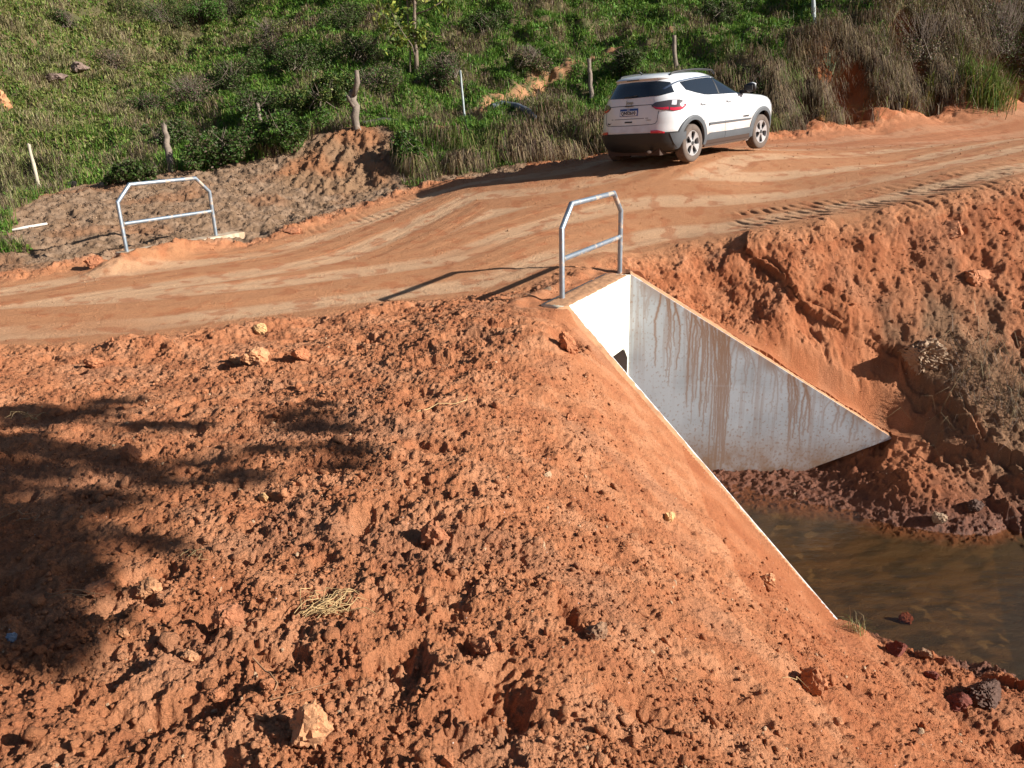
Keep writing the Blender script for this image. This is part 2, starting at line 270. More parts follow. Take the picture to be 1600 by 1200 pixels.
# ------------------------------------------------------------------ materials
def srgb(r, g, b): return tuple(((c/255+.055)/1.055)**2.4 if c > 10 else c/255/12.92 for c in (r, g, b))
MATS = {}
def mat(name, col=(.5, .5, .5), rough=.8, metal=0., spec=.5, coat=0., var=0., vscale=8., bump=0., bscale=60., dist=.01, attr=None, alpha_mix=None, trans=0.):
    M = bpy.data.materials.new(name); M.use_nodes = True; n = M.node_tree.nodes; l = M.node_tree.links; b = n['Principled BSDF']
    b.inputs['Roughness'].default_value = rough; b.inputs['Metallic'].default_value = metal
    b.inputs['Specular IOR Level'].default_value = spec; b.inputs['Coat Weight'].default_value = coat
    b.inputs['Base Color'].default_value = (*col, 1); tc = n.new('ShaderNodeTexCoord')
    src = None
    if attr:
        a = n.new('ShaderNodeAttribute'); a.attribute_name = attr; src = a.outputs['Color']
    if var:
        ns = n.new('ShaderNodeTexNoise'); ns.inputs['Scale'].default_value = vscale; ns.inputs['Detail'].default_value = 6; ns.inputs['Roughness'].default_value = .65
        l.new(tc.outputs['Object'], ns.inputs['Vector'])
        mr = n.new('ShaderNodeMapRange'); mr.inputs[1].default_value = .25; mr.inputs[2].default_value = .75; mr.inputs[3].default_value = 1-var; mr.inputs[4].default_value = 1+var
        l.new(ns.outputs[0], mr.inputs[0]); mx = n.new('ShaderNodeVectorMath'); mx.operation = 'SCALE'
        if src: l.new(src, mx.inputs[0])
        else: mx.inputs[0].default_value = col
        l.new(mr.outputs[0], mx.inputs['Scale']); src = mx.outputs[0]
    if src: l.new(src, b.inputs['Base Color'])
    if bump:
        nb = n.new('ShaderNodeTexNoise'); nb.inputs['Scale'].default_value = bscale; nb.inputs['Detail'].default_value = 8; nb.inputs['Roughness'].default_value = .7
        l.new(tc.outputs['Object'], nb.inputs['Vector']); bp = n.new('ShaderNodeBump'); bp.inputs['Strength'].default_value = bump; bp.inputs['Distance'].default_value = dist
        l.new(nb.outputs[0], bp.inputs['Height']); l.new(bp.outputs[0], b.inputs['Normal'])
    MATS[name] = M; return M
def leafmat(name, tr=.25):
    M = mat(name, rough=.6, spec=.25, attr='Col', var=.15, vscale=3); n = M.node_tree.nodes; l = M.node_tree.links; b = n['Principled BSDF']
    t = n.new('ShaderNodeBsdfTranslucent'); mx = n.new('ShaderNodeMixShader'); mx.inputs[0].default_value = tr
    l.new(b.inputs['Base Color'].links[0].from_socket, t.inputs[0]); l.new(b.outputs[0], mx.inputs[1]); l.new(t.outputs[0], mx.inputs[2]); l.new(mx.outputs[0], n['Material Output'].inputs[0]); return M
# ground: colour from the vertex attribute, grain and roughness procedural; Wet darkens the gloss
def groundmat():
    M = mat('soil', rough=.92, spec=.25, attr='Col', var=.0, bump=0); n = M.node_tree.nodes; l = M.node_tree.links; b = n['Principled BSDF']
    tc = n.new('ShaderNodeTexCoord'); a = n.new('ShaderNodeAttribute'); a.attribute_name = 'Col'
    n1 = n.new('ShaderNodeTexNoise'); n1.inputs['Scale'].default_value = 55; n1.inputs['Detail'].default_value = 9; n1.inputs['Roughness'].default_value = .75
    n2 = n.new('ShaderNodeTexNoise'); n2.inputs['Scale'].default_value = 260; n2.inputs['Detail'].default_value = 4
    vo = n.new('ShaderNodeTexVoronoi'); vo.inputs['Scale'].default_value = 90
    for q in (n1, n2, vo): l.new(tc.outputs['Object'], q.inputs['Vector'])
    mr = n.new('ShaderNodeMapRange'); mr.inputs[1].default_value = .3; mr.inputs[2].default_value = .7; mr.inputs[3].default_value = .74; mr.inputs[4].default_value = 1.26; l.new(n1.outputs[0], mr.inputs[0])
    mr2 = n.new('ShaderNodeMapRange'); mr2.inputs[1].default_value = .3; mr2.inputs[2].default_value = .7; mr2.inputs[3].default_value = .82; mr2.inputs[4].default_value = 1.18; l.new(n2.outputs[0], mr2.inputs[0])
    mu = n.new('ShaderNodeMath'); mu.operation = 'MULTIPLY'; l.new(mr.outputs[0], mu.inputs[0]); l.new(mr2.outputs[0], mu.inputs[1])
    sc1 = n.new('ShaderNodeVectorMath'); sc1.operation = 'SCALE'; l.new(a.outputs['Color'], sc1.inputs[0]); l.new(mu.outputs[0], sc1.inputs['Scale'])
    # pale quartz specks
    vs = n.new('ShaderNodeTexVoronoi'); vs.inputs['Scale'].default_value = 34; l.new(tc.outputs['Object'], vs.inputs['Vector'])
    lt = n.new('ShaderNodeMath'); lt.operation = 'LESS_THAN'; lt.inputs[1].default_value = .085; l.new(vs.outputs['Distance'], lt.inputs[0])
    sx = n.new('ShaderNodeSeparateColor'); l.new(vs.outputs['Color'], sx.inputs[0]); g2 = n.new('ShaderNodeMath'); g2.operation = 'GREATER_THAN'; g2.inputs[1].default_value = .93; l.new(sx.outputs[0], g2.inputs[0])
    m2 = n.new('ShaderNodeMath'); m2.operation = 'MULTIPLY'; l.new(lt.outputs[0], m2.inputs[0]); l.new(g2.outputs[0], m2.inputs[1])
    mx = n.new('ShaderNodeMix'); mx.data_type = 'RGBA'; l.new(m2.outputs[0], mx.inputs[0]); l.new(sc1.outputs[0], mx.inputs[6]); mx.inputs[7].default_value = (.75, .62, .55, 1)
    l.new(mx.outputs[2], b.inputs['Base Color'])
    ad = n.new('ShaderNodeMath'); ad.operation = 'MULTIPLY_ADD'; ad.inputs[1].default_value = .35; l.new(n2.outputs[0], ad.inputs[0]); l.new(n1.outputs[0], ad.inputs[2])
    ad2 = n.new('ShaderNodeMath'); ad2.operation = 'MULTIPLY_ADD'; ad2.inputs[1].default_value = -.35; l.new(vo.outputs['Distance'], ad2.inputs[0]); l.new(ad.outputs[0], ad2.inputs[2])
    bp = n.new('ShaderNodeBump'); bp.inputs['Strength'].default_value = 1.; bp.inputs['Distance'].default_value = .017; l.new(ad2.outputs[0], bp.inputs['Height']); l.new(bp.outputs[0], b.inputs['Normal'])
    wt = n.new('ShaderNodeAttribute'); wt.attribute_name = 'Wet'; r2 = n.new('ShaderNodeMapRange'); r2.inputs[3].default_value = .95; r2.inputs[4].default_value = .5; l.new(wt.outputs['Fac'], r2.inputs[0]); l.new(r2.outputs[0], b.inputs['Roughness'])
    return M
SOIL = groundmat()
LEAF = leafmat('leaves'); DRY = leafmat('dry_grass', .15)
# ------------------------------------------------------------------ object helpers
def tag(o, label=None, cat=None, group=None, kind=None):
    if label: o['label'] = label
    if cat: o['category'] = cat
    if group: o['group'] = group
    if kind: o['kind'] = kind
    return o
def empty(name, loc, label, cat, group=None, rot=(0, 0, 0)):
    o = bpy.data.objects.new(name, None); C.objects.link(o); o.location = loc; o.rotation_euler = rot; o.empty_display_size = .2
    return tag(o, label, cat, group)
def npmesh(name, V, F, material, parent=None, smooth=True, attrs=None):
    """V (n,3); F: one (m,k) array or a list of such arrays"""
    if not isinstance(F, list): F = [F]
    me = bpy.data.meshes.new(name); V = np.asarray(V, np.float32)
    me.vertices.add(len(V)); me.vertices.foreach_set('co', V.ravel())
    idx = np.concatenate([f.ravel() for f in F]).astype(np.int32); tot = np.concatenate([np.full(len(f), f.shape[1]) for f in F])
    me.loops.add(len(idx)); me.loops.foreach_set('vertex_index', idx); me.polygons.add(len(tot))
    st = np.concatenate([[0], np.cumsum(tot)[:-1]]).astype(np.int32); me.polygons.foreach_set('loop_start', st)
    me.update(calc_edges=True); me.validate(verbose=False)
    if smooth: me.polygons.foreach_set('use_smooth', np.ones(len(me.polygons), bool))
    for k, a in (attrs or {}).items():
        if a.ndim == 2:
            at = me.attributes.new(k, 'FLOAT_COLOR', 'POINT'); at.data.foreach_set('color', np.c_[a, np.ones(len(a))].astype(np.float32).ravel())
        else:
            at = me.attributes.new(k, 'FLOAT', 'POINT'); at.data.foreach_set('value', a.astype(np.float32))
    o = bpy.data.objects.new(name, me); C.objects.link(o); me.materials.append(material)
    if parent: o.parent = parent
    return o
class MB:
    def __init__(s): s.v = []; s.f = []
    def add(s, v, f): n = len(s.v); s.v += [tuple(q) for q in v]; s.f += [tuple(i+n for i in q) for q in f]
    def box(s, lo, hi, M=None):
        x0, y0, z0 = lo; x1, y1, z1 = hi; v = [(x0, y0, z0), (x1, y0, z0), (x1, y1, z0), (x0, y1, z0), (x0, y0, z1), (x1, y0, z1), (x1, y1, z1), (x0, y1, z1)]
        if M is not None: v = [tuple(M @ Vector(q)) for q in v]
        s.add(v, [(3, 2, 1, 0), (4, 5, 6, 7), (0, 1, 5, 4), (1, 2, 6, 5), (2, 3, 7, 6), (3, 0, 4, 7)])
    def tube(s, pts, rad, n=12, cap=True, closed=False):
        pts = [Vector(p) for p in pts]; m_ = len(pts); rad = rad if hasattr(rad, '__len__') else [rad]*m_
        rings = []; up = None
        for i, p in enumerate(pts):
            a = (p-pts[i-1]).normalized() if i else (pts[1]-p).normalized(); b = (pts[i+1]-p).normalized() if i < m_-1 else a
            t = (a+b).normalized(); k = 1/max(.5, a.dot(t))
            if up is None: up = t.orthogonal().normalized()
            up = (up-up.dot(t)*t).normalized(); bi = t.cross(up)
            pr = []
            # mitre: stretch in the bend plane
            bend = (b-a); bd = bend.normalized() if bend.length > 1e-5 else None
            for j in range(n):
                q = up*math.cos(2*math.pi*j/n)+bi*math.sin(2*math.pi*j/n)
                if bd is not None: bb = (bd-bd.dot(t)*t); bb = bb.normalized() if bb.length > 1e-6 else bb; q = q+bb*(q.dot(bb))*(k-1)
                pr.append(p+q*rad[i])
            rings.append(pr)
        v = [q for r in rings for q in r]; f = []
        for i in range(m_-1):
            for j in range(n): f.append((i*n+j, i*n+(j+1) % n, (i+1)*n+(j+1) % n, (i+1)*n+j))
        if cap: f.append(tuple(range(n))[::-1]); f.append(tuple((m_-1)*n+j for j in range(n)))
        s.add(v, f)
    def build(s, name, material, parent=None, smooth=False, bevel=0, auto=None):
        me = bpy.data.meshes.new(name); me.from_pydata(s.v, [], s.f); me.update()
        if smooth: me.polygons.foreach_set('use_smooth', np.ones(len(me.polygons), bool))
        o = bpy.data.objects.new(name, me); C.objects.link(o); me.materials.append(material)
        if bevel: md = o.modifiers.new('bevel', 'BEVEL'); md.width = bevel; md.segments = 2; md.limit_method = 'ANGLE'
        if smooth and auto: me.set_sharp_from_angle(angle=math.radians(auto))
        if parent: o.parent = parent
        return o
# ------------------------------------------------------------------ ground mesh: one polar height field round the viewer's standpoint
NTH = 1300
th = np.r_[np.radians(np.linspace(-180, -47, 70)[:-1]), np.radians(np.linspace(-47, 45, NTH)), np.radians(np.linspace(45, 180, 70)[1:-1])]
rr = np.r_[np.linspace(.02, .9, 30)[:-1], np.geomspace(.9, 7, 760), np.geomspace(7, 14, 500)[1:], np.geomspace(14, 46, 400)[1:], np.geomspace(46, 280, 50)[1:]]
T_, R_ = np.meshgrid(th, rr); XX = (R_*np.sin(T_)).ravel(); YY = (R_*np.cos(T_)).ravel()
outs = []
for i in range(0, len(XX), 260000): outs.append(terrain(XX[i:i+260000], YY[i:i+260000]))
ZZ, rd, vg, scr, ins, AA = [np.concatenate([o[k] for o in outs]) for k in range(6)]
# on slopes the roughness stands out square to the slope, not straight up
nr, nt_ = len(rr), len(th); Ag = AA.reshape(nr, nt_); dR = np.gradient(Ag, rr, axis=0); dT = np.gradient(Ag, th, axis=1)/rr[:, None]
gx = (dR*np.sin(T_)+dT*np.cos(T_)).ravel(); gy = (dR*np.cos(T_)-dT*np.sin(T_)).ravel(); g2 = gx*gx+gy*gy; hh_ = ZZ-AA
wn = (~ins)*sstep(.35, .8, dpoly(XX, YY, [tuple(WB), tuple(NT_)]))*sstep(.35, .8, dpoly(XX, YY, [tuple(WC), tuple(FT_)]))*sstep(.3, .9, np.where(inpoly(XX, YY, poly_in), 0, dpoly(XX, YY, poly_in, True)))*sstep(60, 40, np.hypot(XX, YY))*sstep(.6, 1.5, np.hypot(XX, YY))
kx = wn*hh_/(1+g2); XN = XX-gx*kx; YN = YY-gy*kx; ZN = np.where(wn > 0, ZZ*(1-wn)+wn*(AA+hh_/(1+g2)), ZZ)
def mixc(a, b, t): return a*(1-t[:, None])+np.asarray(b)[None]*t[:, None]
def soilcolor(x, y, z, rd, vg, scr, ins):
    n = len(x); nz = perlin(x*.8, y*.8, 101); n2 = fbm(x*3, y*3, 102, 3); n3 = fbm(x*14, y*14, 103, 2)
    col = np.tile(np.array([[.415, .172, .082]]), (n, 1))
    col = mixc(col, (.50, .24, .13), sstep(-.1, .6, n2)*.7); col = mixc(col, (.34, .125, .058), sstep(.0, .7, -n2+.3*n3)*.6)
    col = mixc(col, (.34, .17, .10), sstep(.25, .6, perlin(x*1.4+9, y*1.4, 108))*.45)       # greyer patches
    far = ((x > 1.6) & (rd < 0)); col = np.where(far[:, None], col*np.array([.90, .80, .74]), col)
    col = col*np.array([1.0, .955, .905]); rdS = rd-.096*fbm(x*1.1, y*1.1, 50, 3)
    road = sstep(-.1, .5, rd); strip = sstep(-.1, .6, np.sin(rdS*4.6+.25*perlin(x*.4, y*.4, 41)+3.4))*sstep(-.9, .1, perlin(x*.3, y*.9, 110))
    rc = mixc(np.tile(np.array([[.43, .198, .094]]), (n, 1)), (.53, .325, .19), strip*.9); rc = mixc(rc, (.36, .125, .052), sstep(.1, .6, n2)*.6); rc = mixc(rc, (.31, .11, .05), sstep(-.1, .4, x-4.5+2*nz)*sstep(17, 20, y+1.2*n2)*.6)
    col = col*(1-road[:, None])+rc*road[:, None]
    clear = sstep(-.05, .25, -rd)*sstep(-.4, .1, -vg)*(y > 9.0)*(x < .5)
    bc = mixc(np.tile(np.array([[.22, .135, .080]]), (n, 1)), (.30, .195, .125), sstep(-.3, .5, n2)); bc = mixc(bc, (.27, .125, .06), sstep(.1, .6, nz)*.6)
    col = col*(1-clear[:, None])+bc*clear[:, None]
    s = sstep(-.3, .2, scr); bc2 = mixc(np.tile(np.array([[.25, .145, .08]]), (n, 1)), (.29, .13, .06), sstep(-.2, .4, nz)); col = col*(1-s[:, None])+bc2*s[:, None]
    v = sstep(-.05, .25, vg)*(1-s); gc = mixc(np.tile(np.array([[.09, .085, .035]]), (n, 1)), (.16, .12, .06), sstep(-.2, .4, n2)); 
    rb = sstep(2.4, .8, dpoly(x, y, rbank)); gc = mixc(gc, (.27, .095, .036), rb*np.maximum(sstep(.1, .4, perlin(x*.55, y*.55, 109)), sstep(1.1, .3, vg)*sstep(-.2, .2, perlin(x*.9, y*.9, 111))))
    gc = mixc(gc, (.36, .135, .052), hollow(x, y)*.95)
    path = sstep(.55, .1, dpoly(x, y, PATH))*sstep(-.3, .2, n2+.2); gc = mixc(gc, (.40, .20, .10), path)
    col = col*(1-v[:, None])+gc*v[:, None]
    rbz = dpoly(x, y, [(6.3, 9.0), (5.4, 9.9)])  # brown soil patch with roots on the far slope
    bp = sstep(1.3, .2, dpoly(x, y, BPATCH)+.4*n2)*(rd < 0); col = mixc(col, (.21, .125, .070), bp*.85)
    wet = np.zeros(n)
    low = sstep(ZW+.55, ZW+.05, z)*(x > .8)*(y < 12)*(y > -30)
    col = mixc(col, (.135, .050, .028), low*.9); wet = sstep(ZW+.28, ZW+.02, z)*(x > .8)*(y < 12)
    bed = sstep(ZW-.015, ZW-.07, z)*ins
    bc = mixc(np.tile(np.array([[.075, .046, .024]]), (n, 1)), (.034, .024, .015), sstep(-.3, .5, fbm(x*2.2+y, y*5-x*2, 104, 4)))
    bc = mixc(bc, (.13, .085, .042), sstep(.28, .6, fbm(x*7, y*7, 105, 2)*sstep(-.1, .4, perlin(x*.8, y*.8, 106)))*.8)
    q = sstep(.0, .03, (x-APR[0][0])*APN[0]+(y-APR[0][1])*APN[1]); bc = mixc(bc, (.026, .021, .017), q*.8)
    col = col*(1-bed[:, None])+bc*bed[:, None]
    return np.clip(col, .005, .9), wet
PATH = [tuple(march(u, v, macro)[0][:2]) for u, v in ((690, 192), (735, 183), (780, 150), (812, 140), (850, 120), (890, 108), (950, 85), (1010, 72), (1050, 45))]
BPATCH = [tuple(march(u, v, macro)[0][:2]) for u, v in ((1500, 560), (1540, 610), (1580, 660), (1600, 690))]
_a0 = G(1545, 850, ZW-.15)[:2]; _a1 = G(1592, 1100, ZW-.15)[:2]; APR = (_a0, _a1); _ad = unit(_a1-_a0); APN = np.array([-_ad[1], _ad[0]])
if APN[0] < 0: APN = -APN
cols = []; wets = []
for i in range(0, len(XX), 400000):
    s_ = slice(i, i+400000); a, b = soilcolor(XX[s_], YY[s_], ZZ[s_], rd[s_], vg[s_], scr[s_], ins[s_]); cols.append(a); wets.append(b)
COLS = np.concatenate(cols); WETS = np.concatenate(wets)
nr, nt_ = len(rr), len(th); I = np.arange(nr*nt_).reshape(nr, nt_)
I2 = np.c_[I, I[:, :1]]
Q = np.stack([I2[:-1, :-1], I2[:-1, 1:], I2[1:, 1:], I2[1:, :-1]], -1).reshape(-1, 4)
V = np.c_[XN, YN, ZN]
# zone of every face -> its own object; they share their border exactly, nothing overlaps
q0 = Q[:, 0]; zr = rd[q0] > 0; zi = ins[q0]; zv = (vg[q0] > 0) & ~zi; xs = XX[q0]; ys = YY[q0]
zb = (~zr & ~zi & ~zv & (ys > 9.0) & (xs < .5)); zf = (~zr & ~zi & ~zv & ~zb & (xs*.485+ys*.875 > WC[0]*.485+WC[1]*.875-.3))
zone = np.where(zi, 5, np.where(zv, 2, np.where(zr, 1, np.where(zb, 3, np.where(zf, 4, 0)))))
for k, nm in enumerate(('ground', 'road', 'hillside', 'cleared_ground', 'slope', 'stream_bed')):
    f = Q[zone == k]; u_, inv = np.unique(f.ravel(), return_inverse=True)
    Fk = inv.reshape(-1, 4)
    extra = []
    if k == 0:
        cz = float(ZZ[:nt_].mean()); Vk = np.r_[V[u_], [[0, 0, cz]]]; pos = {int(a): i for i, a in enumerate(u_[:nt_*2])}
        tri = np.array([[len(u_), pos[int(I2[0, j+1])], pos[int(I2[0, j])]] for j in range(nt_) if int(I2[0, j]) in pos and int(I2[0, j+1]) in pos]); extra = [tri]
        ck = np.r_[COLS[u_], COLS[u_[:1]]]; wk = np.r_[WETS[u_], 0]
    else: Vk, ck, wk = V[u_], COLS[u_], WETS[u_]
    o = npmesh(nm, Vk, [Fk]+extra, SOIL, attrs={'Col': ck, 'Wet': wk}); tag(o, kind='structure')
# ------------------------------------------------------------------ water
WM = bpy.data.materials.new('stream_water'); WM.use_nodes = True; n = WM.node_tree.nodes; l = WM.node_tree.links; n.remove(n['Principled BSDF'])
gl = n.new('ShaderNodeBsdfGlossy'); gl.inputs['Roughness'].default_value = .04; tr = n.new('ShaderNodeBsdfTransparent'); tr.inputs[0].default_value = (.92, .80, .62, 1)
lw = n.new('ShaderNodeLayerWeight'); pw = n.new('ShaderNodeMath'); pw.operation = 'POWER'; pw.inputs[1].default_value = 4; fr = n.new('ShaderNodeMath'); fr.operation = 'MULTIPLY_ADD'; fr.inputs[1].default_value = .8; fr.inputs[2].default_value = .022; l.new(lw.outputs['Facing'], pw.inputs[0]); l.new(pw.outputs[0], fr.inputs[0]); mx = n.new('ShaderNodeMixShader')
tc = n.new('ShaderNodeTexCoord'); mp = n.new('ShaderNodeMapping'); mp.inputs['Rotation'].default_value = (0, 0, .5); mp.inputs['Scale'].default_value = (1, 2.6, 1)
ns = n.new('ShaderNodeTexNoise'); ns.inputs['Scale'].default_value = 4.5; ns.inputs['Detail'].default_value = 5
bp = n.new('ShaderNodeBump'); bp.inputs['Strength'].default_value = .25; bp.inputs['Distance'].default_value = .03
l.new(tc.outputs['Object'], mp.inputs[0]); l.new(mp.outputs[0], ns.inputs[0]); l.new(ns.outputs[0], bp.inputs['Height']); l.new(bp.outputs[0], gl.inputs['Normal']); l.new(bp.outputs[0], lw.inputs['Normal'])
l.new(fr.outputs[0], mx.inputs[0]); l.new(tr.outputs[0], mx.inputs[1]); l.new(gl.outputs[0], mx.inputs[2]); l.new(mx.outputs[0], n['Material Output'].inputs[0])
wp = [WB+_nn*0-_hn*.2, NT_+_nn*.0, NT_+_nn*.3+AX*.4, NT_+_nn*.5+AX*14, FT_+_fn*.5+AX*14, FT_+_fn*.4+AX*.4, FT_, WC-_hn*.2]
b = MB(); b.add([(p[0], p[1], ZW) for p in wp], [tuple(range(len(wp)))]); o = b.build('water', WM); tag(o, kind='structure')
# ------------------------------------------------------------------ concrete
def concrete(name, base, stain, drip=1., band=1.):
    M = mat(name, base, .85, var=0, bump=.25, bscale=40, dist=.004); n = M.node_tree.nodes; l = M.node_tree.links; b = n['Principled BSDF']
    tc = n.new('ShaderNodeTexCoord'); ob = tc.outputs['Object']
    def noise(scale, sx, sz, det=4, dist_=0.):
        mp = n.new('ShaderNodeMapping'); mp.inputs['Scale'].default_value = (sx, sx, sz); l.new(ob, mp.inputs[0]); q = n.new('ShaderNodeTexNoise'); q.inputs['Scale'].default_value = scale; q.inputs['Detail'].default_value = det; q.inputs['Distortion'].default_value = dist_; l.new(mp.outputs[0], q.inputs[0]); return q.outputs[0]
    def mrange(i, a, b_, c=0, d=1):
        q = n.new('ShaderNodeMapRange'); q.interpolation_type = 'SMOOTHSTEP'; l.new(i, q.inputs[0]); q.inputs[1].default_value = a; q.inputs[2].default_value = b_; q.inputs[3].default_value = c; q.inputs[4].default_value = d; return q.outputs[0]
    def mul(a, b_):
        q = n.new('ShaderNodeMath'); q.operation = 'MULTIPLY'
        for k, s in ((0, a), (1, b_)):
            if isinstance(s, float): q.inputs[k].default_value = s
            else: l.new(s, q.inputs[k])
        return q.outputs[0]
    def mix(f, a, b_):
        q = n.new('ShaderNodeMix'); q.data_type = 'RGBA'; l.new(f, q.inputs[0])
        for k, s in ((6, a), (7, b_)):
            if isinstance(s, tuple): q.inputs[k].default_value = (*s, 1)
            else: l.new(s, q.inputs[k])
        return q.outputs[2]
    c = mix(mrange(noise(2.2, 1, 1, 6), .35, .7), base, tuple(v*.82 for v in base))
    c = mix(mul(mrange(noise(30, 1, 1, 4), .62, .72), .35), c, tuple(v*.45 for v in base))          # pock marks
    at = n.new('ShaderNodeAttribute'); at.attribute_name = 'Drop'; dr = at.outputs['Fac']             # depth below the wall's top edge
    st1 = mul(mrange(noise(13, 1, .030, 3, .25), .53, .60), mrange(dr, 1.7, .5)); sel = mrange(noise(1.3, 1, .05, 1), .42, .54)
    sa = n.new('ShaderNodeAttribute'); sa.attribute_name = 'Stain'; c = mix(mul(mul(st1, sel), .30*drip), c, stain); c = mix(mul(sa.outputs['Fac'], .9), c, stain)
    st2 = mul(mrange(noise(24, 1, .05, 2, .4), .60, .64), mrange(noise(.9, 1, .05, 1), .47, .58)); c = mix(mul(mul(st2, mrange(dr, 2.3, .6)), .15*drip), c, tuple(v*.8 for v in stain))
    c = mix(mul(mul(mrange(dr, .20, .0), mrange(noise(4, 1, .5, 4), .4, .75)), .5*drip), c, stain)
    at2 = n.new('ShaderNodeAttribute'); at2.attribute_name = 'Low'; c = mix(mul(mrange(at2.outputs['Fac'], .80, .05), mrange(noise(5, 1, .8, 5), .2, .75, .3, 1)), c, (.34, .19, .10)) if band else c
    
    # casting-board lines
    sx = n.new('ShaderNodeAttribute'); sx.attribute_name = 'Board'; c = mix(mul(sx.outputs['Fac'], .10), c, tuple(v*1.15 for v in base))
    l.new(c, b.inputs['Base Color']); return M
CW = concrete('weathered_concrete', (.58, .61, .645), (.32, .15, .060))  # bluish skylight tint is put into the base; the stains are wear
CH = concrete('sunlit_concrete', (.80, .76, .62), (.62, .50, .24), .7, .6)  # sunny yellow-white of the headwall is put into the base colour
MUD = mat('soil_on_concrete', (.43, .22, .11), .9, var=.35, vscale=9, bump=.6, bscale=50)
cul = empty('culvert', (WB[0], WB[1], 0), 'pale concrete culvert mouth with headwall and two sloping wing walls below the road edge', 'culvert')
CO = np.array([WB[0], WB[1], 0])
def wallgrid(name, p0, p1, ztop, zbot, outward, thick, material, nu=120, nv=60, hole=None):
    """wall with its face on the line p0-p1; ztop/zbot functions of s in 0..1; body goes towards outward"""
    L = np.hypot(*(p1-p0)); V = []; F = []; drop = []; low = []; brd = []
    for side in (0, 1):
        for i in range(nu+1):
            s = i/nu; p = p0+(p1-p0)*s+outward*thick*side
            for j in range(nv+1):
                t = j/nv; zt = ztop(s); z = zbot(s)+(zt-zbot(s))*t; V.append((p[0]-CO[0], p[1]-CO[1], z)); drop.append(zt-z); low.append(z-ZW)
                brd.append(1. if (side == 0 and (abs(z+1.48) < .012 or abs((s*L) % 1.1-.55) < .012)) else 0.)
    stn = np.zeros(len(V)); 
    if nu > 400:
        r_ = np.random.default_rng(12); S_ = np.repeat(np.arange(nu+1)/nu, nv+1)*L; Zv = np.array(V[:(nu+1)*(nv+1)])[:, 2]; Tp = np.array([ztop(i/nu) for i in range(nu+1)]); st = np.zeros((nu+1)*(nv+1))
        def drip(s0, z0, ln, wd, a_, drift=0.):
            k = 46; zz = np.linspace(0, 1, k); ss = s0+np.cumsum(r_.normal(0, .0035, k))+drift*np.minimum(zz*3, 1); zc = z0-zz*ln
            for q in range(k-1):
                m_ = np.flatnonzero((Zv <= zc[q]+.003) & (Zv > zc[q+1]-.003) & (np.abs(S_-ss[q]) < wd*4)); ww = wd*(1-.45*zz[q])
                st[m_] = np.maximum(st[m_], a_*np.exp(-((S_[m_]-ss[q])/ww)**2)*(1-.3*zz[q]))
        for c0, c1, n_, l0, l1, aa in ((.02, .10, 8, .1, .5, .6), (.10, .27, 15, .5, 1.5, .95), (.27, .38, 24, .9, 2.3, 1.), (.40, .55, 10, .2, .9, .5), (.60, .68, 13, .4, 1.1, .9), (.76, .9, 8, .15, .5, .6)):
            for q in range(n_):
                s_ = r_.uniform(c0, c1); drip(s_*L, np.interp(s_, np.linspace(0, 1, nu+1), Tp)-.01, r_.uniform(l0, l1), r_.uniform(.009, .022), min(1, aa*r_.uniform(.8, 1.25)), r_.normal(.03, .05))
        blob = np.exp(-((S_/L-.31)/.06)**2)*sstep(1.1, .0, np.repeat(Tp, nv+1)-Zv)*(.30+.6*fbm(S_*6, Zv*3, 66, 3)); st = np.maximum(st, np.clip(blob, 0, 1)*.7)
        edge_ = sstep(.22, 0, np.repeat(Tp, nv+1)-Zv)*sstep(.05, .5, fbm(S_*5, Zv*2, 67, 3)+.15); st = np.maximum(st, edge_*.55)
        spl = sstep(.50, .75, fbm(S_*30, Zv*24, 68, 3)+.35*sstep(1.1, .1, Zv+2.75)); st = np.maximum(st, spl*.55)
        stn[:len(st)] = st
    N = (nu+1)*(nv+1); g = lambda sd, i, j: sd*N+i*(nv+1)+j
    for i in range(nu):
        for j in range(nv):
            if hole and hole((i+.5)/nu, V[g(0, i, j)][2]): continue
            F.append((g(0, i, j), g(0, i+1, j), g(0, i+1, j+1), g(0, i, j+1))); F.append((g(1, i, j), g(1, i, j+1), g(1, i+1, j+1), g(1, i+1, j)))
        F.append((g(0, i, nv), g(0, i+1, nv), g(1, i+1, nv), g(1, i, nv))); F.append((g(0, i, 0), g(1, i, 0), g(1, i+1, 0), g(0, i+1, 0)))
    for j in range(nv): F.append((g(0, 0, j), g(0, 0, j+1), g(1, 0, j+1), g(1, 0, j))); F.append((g(0, nu, j), g(1, nu, j), g(1, nu, j+1), g(0, nu, j+1)))
    o = npmesh(name, np.array(V), np.array(F), material, cul, smooth=False, attrs={'Drop': np.array(drop), 'Low': np.array(low), 'Board': np.array(brd), 'Stain': stn})
    return o
fw_bot = lambda s: ZW-.3 if s < .72 else ZW-.3+(s-.72)/.28*(ZTIP-ZW+.3-.05)
